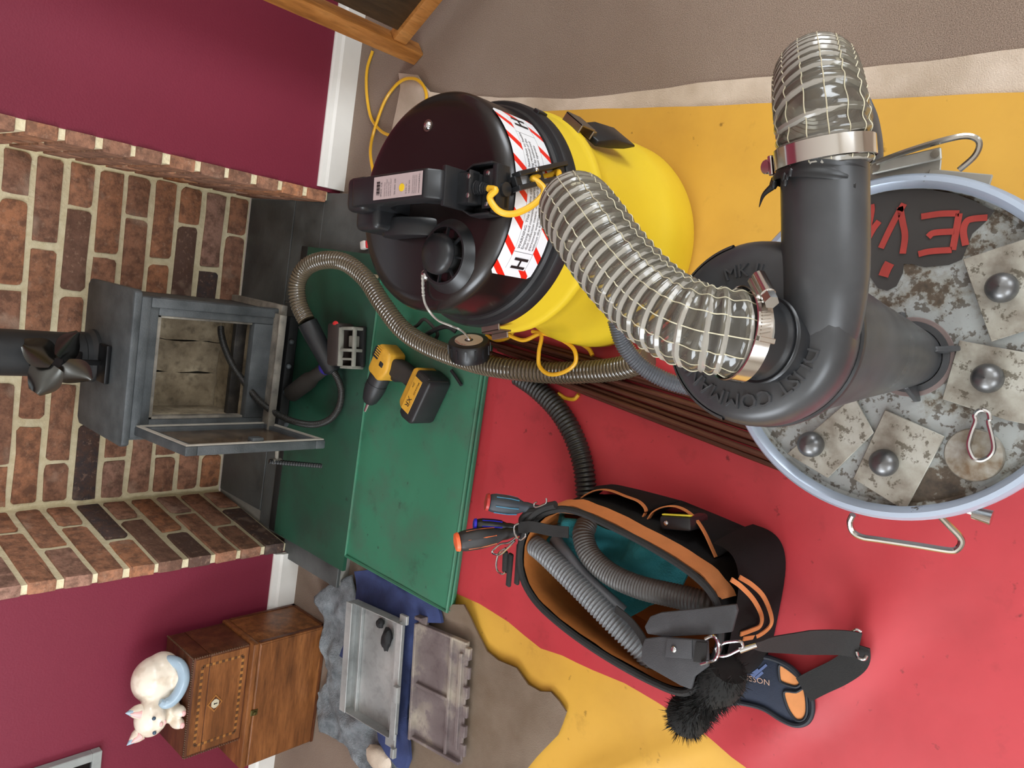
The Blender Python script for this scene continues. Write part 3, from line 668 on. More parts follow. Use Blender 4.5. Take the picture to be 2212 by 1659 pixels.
for aa in (-119.6, -43.8):                                   # the big H at either end
    x = VR*(math.radians(aa)-A0); g = G()
    for bx in ((0, .0, .0042, .030), (.0135, 0, .0177, .030), (.0042, .0132, .0135, .0172)):
        q = [onhead(x+p, .025+r, .0012) for p, r in ((bx[0], bx[1]), (bx[2], bx[1]), (bx[2], bx[3]), (bx[0], bx[3]))]; g.add(q, [(0,1,2,3)])
    g.build('hazard_letter', M_INK, so, fix=False, smooth=0)
x0 = VR*(math.radians(-109)-A0)
for i, s_ in enumerate(('WARNING. This machine contains dust hazardous to health.', 'Emptying and maintenance operations, including removal of the', 'dust collection means, must only be carried out by authorised', 'personnel wearing suitable protection. Do not operate', 'without the full filtration system fitted.')):
    wrap_text(s_, x0, .0545-i*.0076, .0078, M_INK2, squeeze=.84 if len(s_) > 58 else .92)
# rivets
for x, y in ((.056, -1.338), (-.172, -1.378)):
    g = G(); g.lathe([(.0075, 0), (.0075, .001), (.0055, .004), (.003, .0055), (.0004, .006)], 16, T(x, y, ZL+.001)); g.build('rivet', M_CHROME, vac)
    G().lathe([(.0095, 0), (.0095, .0012), (.004, .0014)], 16, T(x, y, ZL+.0005)).build('washer', M_STEELP, vac)
# exhaust port
PT = T(-.138, -1.423, ZL, math.radians(-60))
G().lathe([(.057, -.002), (.054, .003), (.047, .010), (.045, .0125), (.0415, .0125), (.040, .010), (.040, .001)], 56, PT, caps=(False, False)).build('exhaust_port', M_BLKP, vac)
G().lathe([(.026, .0), (.026, .016)], 40, PT, caps=(False, False)).build('exhaust_core', M_DARK, vac)
G().lathe([(.022, .016), (.0295, .0165), (.031, .019), (.030, .026), (.026, .031), (.015, .0345), (.0004, .0355)], 44, PT, caps=(False, False)).build('exhaust_cap', M_VRING, vac)
for k_ in range(8): G().box((.026, -.0013, .008), (.0415, .0013, .0125), PT @ Matrix.Rotation(k_*PI/4+.2, 4, 'Z')).build('exhaust_spoke', M_VRING, vac)
# handle
HD = Vector((-.116, .993, 0)); HM = Matrix(((.993, -.116, 0, AX.x-.0015), (.116, .993, 0, AX.y), (0, 0, 1, ZL), (0,0,0,1)))
def side(poly, w0, w1): return (poly, w0, w1)
YZ = HM @ Matrix(((0,0,1,0),(1,0,0,0),(0,1,0,0),(0,0,0,1)))     # polygon (y, z) swept along x
han = G(); han.prism([(-.112, .074), (-.098, .092), (.020, .098), (.060, .096), (.070, .086), (.080, .0), (.036, 0), (.028, .035), (.012, .060), (-.02, .070), (-.07, .062), (-.098, .030), (-.104, .012), (-.112, .012)], -.021, .021, YZ)
h_ = han.build('carry_handle', M_BLKP, vac, bevel=.004)
g = G(); g.box((-.050, .038, 0), (.030, .092, .066), HM); g.box((-.026, .04, .06), (.026, .082, .092), HM); g.build('handle_column', M_BLKP, vac, bevel=.010, seg=3)
g = G(); g.prism([(.07, 0), (.07, .03), (.05, .04), (.02, .034), (-.01, .020), (-.03, 0)], -.056, -.026, YZ); g.build('handle_web', M_BLKP, vac, bevel=.006)
g = G()                                                       # tray at the front of the handle
g.prism([(-.024, -.108), (.024, -.108), (.034, -.125), (.034, -.160), (.026, -.170), (-.026, -.170), (-.034, -.160), (-.034, -.125)], -.002, .010, HM)
for s_ in (-1, 1): g.prism([(s_*.024, -.108), (s_*.028, -.108), (s_*.037, -.125), (s_*.037, -.162), (s_*.033, -.162), (s_*.033, -.126)][::s_], .008, .030, HM)
g.box((-.028, -.114, .008), (.028, -.106, .070), HM); g.box((-.034, -.170, .0), (.034, -.160, .026), HM)
g.build('handle_tray', M_BLKP, vac, bevel=.0025)
g = G(); g.box((-.021, -.142, .008), (.021, -.112, .046), HM); g.box((-.023, -.142, .030), (.023, -.138, .050), HM); g.build('switch_block', M_BLKP, vac, bevel=.003)
g = G(); g.box((-.028, -.164, .008), (.028, -.142, .026), HM); g.box((-.012, -.142, .008), (.012, -.136, .034), HM); g.build('gland_plate', M_BLKP, vac, bevel=.004)
for px_, py_, pz_ in ((.021, -.153, .026), (-.021, -.153, .026), (.013, -.140, .050), (-.013, -.140, .050)):
    G().lathe([(.0035, 0), (.0035, .0012), (.002, .0018)], 12, HM @ T(px_, py_, pz_)).build('screw', M_CHROME, vac)
gp0 = HM @ Vector((0, -.138, .038)); gp1 = HM @ Vector((-.002, -.160, .032)); n_ = 40
G().tube([gp0.lerp(gp1, i/n_) for i in range(n_+1)], lambda t: .0095-.0038*t+.0014*math.sin(t*2*PI*7), 16).build('strain_relief', M_BLKP, vac)
g = G(); g.cyl(HM @ Vector((.0, -.170, .010)), HM @ Vector((.0, -.175, .010)), .010, n=20); g.build('tray_boss', M_BLKP, vac)
# rating plate on the grip
k = NT('rating_plate'); k.col(rgb(176, 158, 156)); k.rough(.45); M_PLATE = k.m
def ontop(x, y): return HM @ Vector((x, y, .0935+.0055*(y+.098)/.118))
g = G(); g.grid(lambda u, v: ontop(-.0165+.033*u, -.094+.100*v), 2, 6); pl = g.build('rating_plate', M_PLATE, vac, fix=False)
def plate_text(s, x, y, size, w=None):
    vs, fs, ww = text_mesh(s, size); q = (w/ww) if w else 1
    g = G(); g.add([ontop(x+v.x*q, y+v.y)+Vector((0,0,.0006)) for v in vs], fs); g.build('lettering', M_INK2, pl, fix=False, smooth=0)
plate_text('numatic', -.0135, -.0895, .0048, .026)
for i, yy in enumerate((-.0835, -.0800, -.0765)): plate_text('Made for industrial dust' if i % 2 else 'Class H extraction unit', -.0135, yy, .0030, .025)
plate_text('1060 W', -.0130, -.070, .0034, .018); plate_text('230 V', -.0130, -.064, .0034, .014)
plate_text('SN 4501 228', -.012, -.041, .0040, .022)
for i in range(4): plate_text('PUSH TO TEST', -.0128, -.032+i*.0042, .0026, .020 if i % 2 else .024)
plate_text('IPX4  CE', -.0128, -.0125, .0042, .02)
g = G()
for i in range(12): x = -.010+i*.0016; w_ = .0005+.0005*((i*7) % 3); g.add([ontop(a, b)+Vector((0,0,.0006)) for a, b in ((x, -.008), (x+w_, -.008), (x+w_, -.001), (x, -.001))], [(0,1,2,3)])
g.build('barcode', M_INK, pl, fix=False, smooth=0)
G().lathe([(.0055, 0), (.0055, .0006), (.0003, .0007)], 20, Matrix.Translation(ontop(-.003, -.0535))).build('yellow_dot', plain('yellow_print', rgb(226, 190, 40), .4), pl)
# cord strip hanging down over the sticker
def stp(s_, off, lift):      # s_ along the strip 0..1, off sideways
    dg = -80+14*s_; z = .500-.118*s_; p = polar(dg, VR+lift, z); t = Vector((-math.sin(math.radians(dg)), math.cos(math.radians(dg)), 0)); return p+t*off
g = G()
for off, wd in ((-.010, .007), (.010, .007)): g.ribbon([stp(t/10, off, .010) for t in range(11)], wd, .016, polar(-73, 1, 0)-AX)
for a, b in ((0, .10), (.33, .52), (.86, 1.02)): g.ribbon([stp(a, 0, .006), stp((a+b)/2, 0, .006), stp(b, 0, .006)], .016, .010, polar(-73, 1, 0)-AX)
g.build('cord_strip', M_BLKP, vac, bevel=.001, seg=1)
for t_, mt in ((.30, M_CHROME),): G().ball(stp(t_, .010, .019), .0035, 10, 6).build('strip_screw', mt, vac)

# yellow mains cable, one long flex
M_FLEX = plain('yellow_flex', rgb(232, 178, 44), .32, vary=.06, scale=12)
c = [gp1, HM @ Vector((-.006, -.176, .034)), at(1058, 426, d=1.050), at(1069, 448, d=1.052), at(1086, 460, d=1.056), at(1108, 462, d=1.062), at(1132, 454, d=1.07), at(1155, 440, d=1.078), at(1172, 422, d=1.086), at(1175, 408, d=1.09), at(1164, 395, d=1.092), at(1150, 386, d=1.094), stp(.47, .0, .006), stp(.52, 0, -.001), stp(.80, 0, -.001), stp(.84, 0, .010), at(1210, 392, d=1.13), at(1232, 425, d=1.15), at(1250, 475, d=1.16)]
q = spline(c, 10)
cord = thing('mains_cable', (AX.x-.02, -1.55, .3), 'yellow mains cable of the vacuum, looping from its handle round the drum to the skirting', 'cable')
G().tube(q, .0047, 10).build('flex', M_FLEX, cord)
def flex(pts, label, r=.0042, n=10):      # visible runs of the same cable
    q = spline(pts, n); return G().tube(q, r, 8).build('flex', M_FLEX, cord)
flex([at(*p, z=z) for p, z in (((805, 110), .006), ((793, 150), .006), ((792, 200), .006), ((800, 250), .006), ((815, 275), .008), ((835, 290), .01), ((880, 300), .012))], 'yellow cable running from under the wooden stand along the right skirting')
flex([at(*p, z=z) for p, z in (((806, 372), .045), ((800, 330), .035), ((806, 290), .012), ((828, 225), .010), ((850, 190), .010), ((872, 172), .013), ((895, 170), .016), ((912, 182), .016), ((921, 205), .016), ((918, 245), .02))], 'yellow cable arching over the cream sheet behind the vacuum')
flex([at(*p, z=z) for p, z in (((1090, 720), .10), ((1130, 735), .09), ((1168, 722), .09), ((1164, 760), .10), ((1165, 790), .10), ((1185, 808), .10), ((1215, 805), .10), ((1242, 785), .10), ((1240, 755), .095), ((1215, 735), .09), ((1180, 722), .09), ((1150, 716), .085))], 'yellow cable loop hanging over the grey hose beside the vacuum')
flex([at(*p, z=z) for p, z in (((1190, 712), .09), ((1225, 708), .09), ((1262, 692), .10), ((1288, 662), .11), ((1285, 640), .12))], 'yellow cable against the yellow drum of the vacuum')
flex([at(*p, z=z) for p, z in (((1200, 720), .06), ((1240, 735), .05), ((1270, 752), .045), ((1280, 768), .045))], 'yellow cable end dropping behind the grey hose', .0045)
flex([at(*p, z=z) for p, z in (((1050, 725), .05), ((1075, 735), .05), ((1100, 728), .05), ((1110, 712), .06))], 'yellow cable bit beside the black screw cap')
flex([at(*p, z=z) for p, z in (((1205, 850), .03), ((1222, 860), .024), ((1240, 862), .024), ((1250, 852), .024))], 'short yellow cable end under the rods')
# screw cap on its lanyard
cp = at(1013, 738, z=.150); n_ = Vector((.92, -.12, .37)).normalized(); CM = zframe(cp, n_) @ Matrix.Scale(1.22, 4)
cap = thing('screw_cap', cp, 'black screw cap with a round white label, hung on a wire lanyard', 'cap')
pr = [(.030, -.032), (.034, -.030), (.0355, -.024), (.036, -.002), (.034, .002), (.030, .003), (.0004, .003)]
G().lathe(pr, 48, CM, caps=(True, False)).build('cap', M_BLKP, cap)
for i in range(14):
    a = i*2*PI/14; G().box((.0350, -.0016, -.020), (.0372, .0016, -.003), CM @ Matrix.Rotation(a, 4, 'Z')).build('grip_rib', M_BLKP, cap)
disc = G().lathe([(.0075, .0034), (.0245, .0034)], 40, CM, caps=(False, False)).build('label_disc', plain('white_label', rgb(240, 234, 234), .4, vary=.02), cap, fix=True)
vs, fs, ww = text_mesh('AIRTIGHT', .0062); M_RINK = plain('red_ink', rgb(196, 90, 96), .5)
g = G(); g.add([CM @ Vector(((.0195+v.y)*math.cos(2.2-v.x/.0195), (.0195+v.y)*math.sin(2.2-v.x/.0195), .0040)) for v in vs], fs); g.build('lettering', M_RINK, disc, fix=False, smooth=0)
G().lathe([(.0045, .003), (.0045, .005), (.0025, .009), (.0003, .0095)], 14, CM, caps=(False, False)).build('cap_screw', M_CHROME, cap)
w0 = Vector((-.172, -1.378, ZL+.006)); w3 = CM @ Vector((0, 0, .007))
q = spline([w0, at(914, 632, z=ZL+.006), at(918, 655, z=ZL+.007), at(930, 676, z=ZL+.004), at(948, 693, d=1.225), at(975, 704, d=1.245), at(997, 714, d=1.26), w3], 10)
lan = G().tube(q, .0019, 6); lan.tube(q[:14], lambda t: .0024+.0006*math.sin(t*50), 6)
lan.build('lanyard', plain('clear_coated_wire', rgb(186, 184, 176), .3, .2), cap)
# ================================================================ STEEL DRUM WITH CYCLONE
DC = Vector((-.178, -2.037, 0)); DZ = .425
drum = thing('steel_drum', (DC.x, DC.y, .022), 'pale blue-grey open head steel drum with a worn patched lid', 'drum')
DT = T(DC.x, DC.y, 0)
k = NT('blue_grey_enamel'); n1 = k.noise(60, 5, .7); k.col(k.mix(k.ramp(n1, [(.66, (0,0,0,1)), (.70, (1,1,1,1))]), rgb(168, 180, 196), rgb(96, 92, 88))); k.rough(.28); k.b.inputs['Metallic'].default_value = .25; M_ENAM = k.m
k = NT('worn_lid_paint'); n1 = k.noise(26, 7, .68); n2 = k.noise(7, 4, .55); n3 = k.noise(110, 4, .6)
f = k.math('ADD', k.math('MULTIPLY', n1, .72), k.math('MULTIPLY', n2, .45))
c = k.ramp(f, [(.56, rgb(158, 162, 160)), (.62, rgb(140, 140, 132)), (.645, rgb(92, 80, 66)), (.74, rgb(60, 52, 44))])
k.col(k.mix(k.ramp(n3, [(.55, (0,0,0,1)), (.60, (.8,.8,.8,1))]), c, rgb(78, 68, 56))); k.rough(.55); k.b.inputs['Metallic'].default_value = .1; k.bump(n1, .0012); M_LID = k.m
k = NT('bare_blotched_steel'); n1 = k.noise(30, 6, .62); n2 = k.noise(9, 3)
c = k.ramp(k.math('ADD', k.math('MULTIPLY', n1, .6), k.math('MULTIPLY', n2, .4)), [(.40, rgb(128, 120, 108)), (.52, rgb(162, 158, 146)), (.62, rgb(178, 176, 166))]); k.col(k.mix(k.ramp(k.noise(95, 4, .65), [(.58, (0,0,0,1)), (.63, (.8,.8,.8,1))]), c, rgb(84, 76, 62))); k.rough(.5); k.b.inputs['Metallic'].default_value = .25; M_BLOT = k.m
G().lathe([(.168, .022), (.170, .03), (.170, .15), (.174, .155), (.174, .165), (.170, .17), (.170, .29), (.174, .295), (.174, .305), (.170, .31), (.170, DZ-.012), (.174, DZ-.004)], 72, DT, caps=(True, False)).build('barrel', M_ENAM, drum)
G().lathe([(.0004, DZ+.002), (.15, DZ+.002), (.158, DZ+.0015), (.163, DZ-.001), (.1655, DZ), (.168, DZ+.010), (.171, DZ+.013)], 96, DT, caps=(False, False)).build('lid', M_LID, drum)
G().lathe([(.166, DZ+.006), (.168, DZ+.013), (.172, DZ+.017), (.177, DZ+.016), (.1805, DZ+.010), (.1815, DZ), (.180, DZ-.010), (.176, DZ-.013), (.171, DZ-.010)], 120, DT, caps=(False, False)).build('clamp_ring', M_ENAM, drum)
M_GALV = plain('galvanised_steel', rgb(158, 156, 148), .42, .55, vary=.1)
M_WIRE = plain('bright_wire', rgb(176, 172, 164), .2, 1)
# lever of the clamp ring, at the right
ly = DZ+.006
lev = G(); P0 = Vector((.006, -1.985, ly+.006)); P1 = Vector((.022, -2.050, ly+.006))
lev.bar(P0, P1, .0125, .004, mi=0); cl = lev.build('clamp_lever', M_GALV, drum, bevel=.0012, seg=1)
g = G(); g.bar((.003, -1.978, ly-.002), (.010, -2.050, ly-.002), .016, .003); g.bar((.0015, -2.040, ly+.001), (-.004, -2.098, ly+.001), .012, .003); g.build('clamp_plate', M_GALV, drum, bevel=.001, seg=1)
for a, b in ((.08, 1), (.92, 1)):
    p = P0.lerp(P1, a); G().cyl(p+Vector((0, 0, .001)), p+Vector((0, 0, .0042)), .0042, n=12).build('pivot_pin', M_WIRE, drum)
q = spline([(.012, -1.99, ly+.010), (.024, -2.02, ly+.010), (.035, -2.052, ly+.008), (.039, -2.070, ly+.004), (.034, -2.080, ly), (.022, -2.078, ly-.004), (.008, -2.066, ly-.006)], 8)
G().tube(q, .0032, 8).build('lever_wire', M_WIRE, drum)
# bail handle at the left
q = spline([at(1842, 1112, z=.39), at(1836, 1128, z=.385), at(1842, 1148, z=.38), at(1862, 1160, z=.378), at(1900, 1166, z=.376), at(1980, 1178, z=.374), at(2050, 1189, z=.372), at(2068, 1186, z=.372), at(2077, 1172, z=.372), at(2072, 1158, z=.374), at(2050, 1135, z=.38), at(2028, 1112, z=.39)], 8)
G().tube(q, .0036, 10).build('bail_handle', M_WIRE, drum)
a, b = at(2070, 1098, z=.41), at(2118, 1112, z=.41); g = G(); g.cyl(a, b, .003, n=8); g.cyl(b.lerp(a, .35), b+(b-a)*.5, .0062, .0078, 14); g.build('ring_bolt', M_WIRE, drum)
# black tape over the lid with red hand lettering
tp = [at(x, y, z=DZ+.003) for x, y in ((1876, 462), (1868, 398), (1900, 392), (1960, 398), (2010, 410), (2060, 418), (2100, 432), (2148, 455), (2130, 478), (2100, 505), (2078, 560), (2050, 572), (1998, 577), (1968, 570), (1952, 570), (1950, 590), (1936, 618), (1916, 628), (1896, 622), (1878, 596), (1866, 566), (1850, 520))]
g = G(); g.prism([(p.x, p.y) for p in tp][::-1], DZ+.0022, DZ+.0032); M_TAPE = plain('dusty_black_tape', rgb(58, 56, 54), .5, vary=.12, scale=18); g.build('tape_patch', M_TAPE, drum, smooth=0)
k = NT('red_marker'); k.col(k.mix(k.noise(60, 4), rgb(132, 46, 40), rgb(178, 62, 54))); k.rough(.5); M_MARK = k.m
def stroke(pts, w=.0062): return [at(x, y, z=DZ+.0042) for x, y in pts], w
for pts in ([(1882, 442), (1883, 455), (1878, 482), (1872, 505), (1866, 525)], [(1899, 478), (1886, 495), (1873, 520), (1868, 532)], [(1953, 440), (1938, 465), (1920, 500), (1903, 536)], [(1944, 447), (1950, 480), (1955, 510), (1950, 548)],
            [(1990, 468), (2030, 462), (2072, 461)], [(2072, 461), (2067, 490), (2058, 540)], [(2005, 512), (2018, 503), (2062, 500)], [(1984, 549), (2010, 543), (2056, 540)],
            [(2133, 470), (2100, 473), (2087, 480), (2081, 500), (2086, 530)], [(1922, 568), (1915, 580), (1908, 597)]):
    P, w_ = stroke(pts); P = spline(P, 5)
    G().ribbon(P, w_ if pts[0][0] != 1922 else .010, .0006).build('painted_stroke', M_MARK, drum, smooth=0)
# magnet plates with ball knobs
M_BALL = plain('satin_steel_ball', rgb(112, 112, 112), .36, .85, vary=.05)
def plate(name, pix, ball, label, zz=0):
    P = [at(x, y, z=DZ+.006+zz) for x, y in pix]; ctr = sum(P, Vector())/len(P)
    t = thing(name, (ctr.x, ctr.y, DZ+.0035+zz), label, 'plate', 'magnetic plates on the drum lid')
    G().prism([(p.x, p.y) for p in P], DZ+.0036+zz, DZ+.0066+zz).build('plate', M_BLOT, t, bevel=.0006, seg=1, smooth=0)
    b = at(*ball, z=DZ+.013+zz); g = G(); g.lathe([(.0135, 0), (.0145, .004), (.014, .009), (.0115, .014), (.007, .0175), (.0004, .019)], 28, T(b.x, b.y, DZ+.0062+zz), caps=(False, False)); g.build('knob', M_BALL, t)
    bl = [(b.x+.022*math.cos(a)*(1+.3*math.sin(3*a+b.x*90))-.004, b.y+.018*math.sin(a)*(1+.25*math.cos(2*a+b.y*40))+.004) for a in [i*PI/10 for i in range(20)]]
plate('magnet_plate', [(1845, 855), (1888, 935), (1788, 1033), (1700, 980)], (1750, 960), 'square steel plate with a dark knob, tucked half under the cyclone')
plate('magnet_plate', [(1912, 885), (2041, 943), (1955, 1104), (1843, 1034)], (1908, 1000), 'square pale plate with a knob, nearest the drum\'s wire handle')
plate('magnet_plate', [(2072, 735), (2035, 862), (2175, 908), (2260, 925), (2262, 770)], (2132, 817), 'square plate with a knob between the carabiner magnet and the taped corner')
plate('magnet_plate', [(2080, 560), (2141, 738), (2262, 700), (2262, 500)], (2163, 621), 'square plate with a knob touching the black lettered tape', .0034)
mp = at(2105, 982, z=DZ+.006); t = thing('pot_magnet', (mp.x, mp.y, DZ+.003), 'round rusty pot magnet carrying a silver carabiner, on the drum lid', 'magnet')
k = NT('rusty_zinc'); n_ = k.noise(60, 5); k.col(k.ramp(n_, [(.35, rgb(112, 92, 70)), (.5, rgb(140, 132, 118)), (.7, rgb(168, 166, 158))])); k.rough(.45); k.b.inputs['Metallic'].default_value = .5
G().lathe([(.0255, 0), (.0262, .002), (.0262, .007), (.025, .009), (.012, .0095), (.006, .012), (.0004, .0125)], 40, T(mp.x, mp.y, DZ+.003)).build('magnet', k.m, t)
cb = [at(x, y, z=DZ+.018) for x, y in ((2097, 980), (2092, 960), (2098, 935), (2107, 910), (2105, 898), (2113, 888), (2124, 886), (2135, 892), (2138, 905), (2135, 912), (2142, 940), (2146, 968), (2138, 985), (2122, 994), (2106, 992))]
car = tag(G().tube(spline(cb, 6, True), .0023, 8, closed=True).build('carabiner', M_CHROME, loc=cb[0]), 'silver carabiner clip lying on the round rusty magnet', 'carabiner')

# ---- cyclone separator
CX, CY, CYB = -.1845, -2.037, -2.058; CT = T(CX, CY, 0); CTB = T(CX, CYB, 0)
CTL = Matrix.Translation((CX, CYB, .428)) @ zframe((0,0,0), (0, CY-CYB, .745-.428), (0,1,0)) @ Matrix.Translation((0, 0, -.428))
cyc = thing('cyclone_separator', (CX, CY, DZ+.003), 'black plastic dust cyclone with embossed lettering, bolted to the drum lid', 'cyclone')
k = NT('dusty_black_polymer'); n_ = k.noise(16, 5); k.col(k.ramp(n_, [(.3, rgb(44, 45, 47)), (.7, rgb(66, 67, 69))])); k.rough(k.ramp(k.noise(9, 3), [(.3, (.26,.26,.26,1)), (.7, (.42,.42,.42,1))])); M_CYC = k.m
zf = .745
cone = [(.030, DZ+.003), (.031, DZ+.02), (.033, DZ+.03), (.0395, DZ+.09), (.048, DZ+.17), (.0575, DZ+.25), (.0585, DZ+.285), (.0610, zf-.028), (.0625, zf-.006)]
G().lathe(cone, 64, CTL, caps=(True, True)).build('cone', M_CYC, cyc)
G().lathe([(.060, zf-.012), (.0680, zf-.012), (.0690, zf-.009), (.0690, zf-.004), (.0675, zf-.002), (.060, zf-.002)], 72, CT, caps=(False, False)).build('flange', M_VRING, cyc)
top = [(.0670, zf-.002), (.0680, zf+.004), (.0680, zf+.014), (.0668, zf+.022), (.0632, zf+.030), (.0580, zf+.035), (.050, zf+.0365), (.034, zf+.0370), (.029, zf+.036), (.0285, zf+.034)]
G().lathe(top, 72, CT, caps=(False, False)).build('top_cover', M_CYC, cyc, smooth=50)
G().lathe([(.0660, zf+.0225), (.0675, zf+.024), (.0670, zf+.0265), (.0645, zf+.029)], 60, CT, caps=(False, False), a0=.4, a1=3.0).build('cover_lip', M_CYC, cyc)
for i in range(4):
    a = i*PI/2+.35; G().prism([(.028, 0), (.047, 0), (.047, .010), (.034, .040), (.030, .040)], -.0025, .0025, T(CX, CYB, DZ+.003, a) @ Matrix(((1,0,0,0),(0,0,-1,0),(0,1,0,0),(0,0,0,1)))).build('rib', M_CYC, cyc, bevel=.0008, seg=1)
G().lathe([(.0370, DZ+.003), (.0370, DZ+.007), (.031, DZ+.008)], 48, CTB, caps=(False, False)).build('base_flange', M_CYC, cyc)
G().lathe([(.0415, DZ+.0028), (.0410, DZ+.0040), (.036, DZ+.0044)], 48, CTB, caps=(False, False)).build('sealant', plain('dusty_sealant', rgb(120, 104, 100), .7), cyc)
# tangential inlet pipe towards the right, with hose tail
py_, pz_ = CY-.041, zf+.018; pr_ = .0287
pin = [Vector((CX-.024, py_+.008, zf+.003)), Vector((CX-.002, py_+.003, zf+.006)), Vector((CX+.026, py_, zf+.0135)), Vector((CX+.055, py_+.001, pz_)), Vector((CX+.118, py_+.013, pz_+.002))]
G().tube(spline(pin, 8), lambda t: pr_ if t > .4 else pr_-.008*((.4-t)/.4)**1.5, 40).build('inlet_pipe', M_CYC, cyc, smooth=60)
# outlet stub upwards
st0, st1 = at(1676, 740, d=.543), at(1588, 720, d=.522)
G().tube(spline([at(1712, 748, d=.572), at(1694, 744, d=.556), st0, st0.lerp(st1, .5), st1], 8), lambda t: .0290 if t < .72 else .0278, 40).build('outlet_stub', M_VRING, cyc, smooth=60)
G().tube([st0.lerp(st1, .30+t/60) for t in range(7)], lambda t: .0305+.0006*math.sin(t*9), 40).build('outlet_bead', M_BLKP, cyc)
def arc_text(s_, r0, a_mid, size, z, flip=False):
    vs, fs, w_ = text_mesh(s_, size, .0014)
    def fz(r): return zf+.0366 if r < .05 else (zf+.0366-(r-.05)*.12 if r < .058 else zf+.0350-(r-.058)*.9)
    g = G(); pts = []
    for v in vs:
        a = a_mid+((v.x-w_/2)/r0)*(1 if flip else -1); r = r0+(-v.y if flip else v.y)+(size*.35 if flip else -size*.35)
        pts.append(Vector((CX+r*math.cos(a), CY+r*math.sin(a), fz(r)+v.z+.0004)))
    g.add(pts, fs); g.build('embossed_lettering', M_CYC, cyc, fix=False, smooth=0)
arc_text('DUST COMMANDER', .0495, math.radians(-177), .0158, 0, flip=False)
arc_text('MK II', .0445, math.radians(13), .0135, 0, flip=False)
# ---- hoses of the cyclone: clear PVC with woven cords and a wire helix
def mk_clear(name, tint, milk, dens):
    m_ = bpy.data.materials.new(name); m_.use_nodes = True; t = m_.node_tree; t.nodes.clear()
    o = t.nodes.new('ShaderNodeOutputMaterial'); tr = t.nodes.new('ShaderNodeBsdfTransparent'); tr.inputs[0].default_value = tint
    gl = t.nodes.new('ShaderNodeBsdfGlossy'); gl.inputs['Roughness'].default_value = .10; gl.inputs[0].default_value = (1,1,1,1)
    df = t.nodes.new('ShaderNodeBsdfDiffuse'); df.inputs[0].default_value = milk
    fr = t.nodes.new('ShaderNodeFresnel'); fr.inputs[0].default_value = 1.55
    mx = t.nodes.new('ShaderNodeMixShader'); mx.inputs[0].default_value = dens; t.links.new(tr.outputs[0], mx.inputs[1]); t.links.new(df.outputs[0], mx.inputs[2])
    m2 = t.nodes.new('ShaderNodeMixShader'); t.links.new(fr.outputs[0], m2.inputs[0]); t.links.new(mx.outputs[0], m2.inputs[1]); t.links.new(gl.outputs[0], m2.inputs[2])
    t.links.new(m2.outputs[0], o.inputs[0]); return m_
M_CLEAR = mk_clear('clear_ribbed_pvc', rgb(222, 220, 212), rgb(190, 184, 170), .10)
M_CORD = plain('pale_cord', rgb(196, 188, 160), .5)
M_BAND = plain('clamp_band', rgb(214, 210, 204), .14, 1, vary=.03)
def frames(P):
    Tn = [(P[min(i+1, len(P)-1)]-P[max(i-1, 0)]).normalized() for i in range(len(P))]
    n_ = Vector((0,0,1)); n_ = (n_-Tn[0]*n_.dot(Tn[0])); n_ = n_.normalized() if n_.length > .1 else Vector((1,0,0)); F = []
    for t_ in Tn: n_ = (n_-t_*n_.dot(t_)).normalized(); F.append((t_, n_, t_.cross(n_)))
    return F
def ribbed(pts, r, pitch, amp, mt, name, parent, seg=6, n=28, power=1.0):
    P = resample(spline(pts, 24), pitch/seg); amps = lambda i: amp*(math.sin(2*PI*i/seg))
    g = G(); g.tube(P, [r+amps(i) for i in range(len(P))], n, caps=False); return g.build(name, mt, parent, smooth=80, fix=True), P
def clear_hose(nm, pts, r, label, cords=14):
    h_ = thing(nm, pts[0], label, 'hose')
    wall, P = ribbed(pts, r, .0098, .0013, M_CLEAR, 'hose_wall', h_, 8, 36)
    F = frames(P)
    for k_ in range(cords):
        a = 2*PI*k_/cords
        G().tube([P[i]+(F[i][1]*math.cos(a)+F[i][2]*math.sin(a))*(r+.0003+.0010*math.sin(2*PI*i/8)) for i in range(len(P))], .00042, 4, caps=False).build('cord', M_CORD, h_)
    hx = [P[i]+(F[i][1]*math.cos(2*PI*i/8)+F[i][2]*math.sin(2*PI*i/8))*(r-.0012) for i in range(len(P))]
    hx2 = []
    for i in range(len(P)-1):
        for s_ in range(3):
            f = i+s_/3; a = 2*PI*f/8; p = P[i].lerp(P[i+1], s_/3); hx2.append(p+(F[i][1]*math.cos(a)+F[i][2]*math.sin(a))*(r-.0018))
    G().tube(hx2, .0029, 6, caps=False).build('wire_helix', M_WIREH, h_)
    return h_, P, F
M_WIREH = mk_clear('milky_helix_rib', rgb(210, 206, 196), rgb(214, 208, 196), .42)
h1pts = [at(1614, 726, d=.524), at(1590, 721, d=.522), at(1560, 716, d=.522), at(1500, 704, d=.526), at(1440, 676, d=.538), at(1388, 634, d=.552), at(1326, 566, d=.566), at(1275, 495, d=.582), at(1246, 455, d=.612), at(1250, 455, d=.68), at(1272, 475, d=.77), at(1300, 510, d=.87), at(1330, 555, d=.97), at(1355, 595, d=1.06), at(1372, 620, d=1.14)]
H1, P1_, F1 = clear_hose('clear_hose', h1pts, .0292, 'clear ribbed hose from the top of the cyclone over to the vacuum')
h2pts = [Vector((CX+.119, py_+.0125, pz_+.002)), Vector((CX+.128, py_+.0145, pz_+.003)), at(1773, 250, d=.527), at(1766, 195, d=.546), at(1762, 165, d=.582), at(1765, 168, d=.645), at(1782, 192, d=.73), at(1806, 226, d=.83), at(1828, 262, d=.93)]
H2, P2_, F2 = clear_hose('clear_hose', h2pts, .0298, 'clear ribbed hose rising from the cyclone\'s side inlet pipe, bending down')
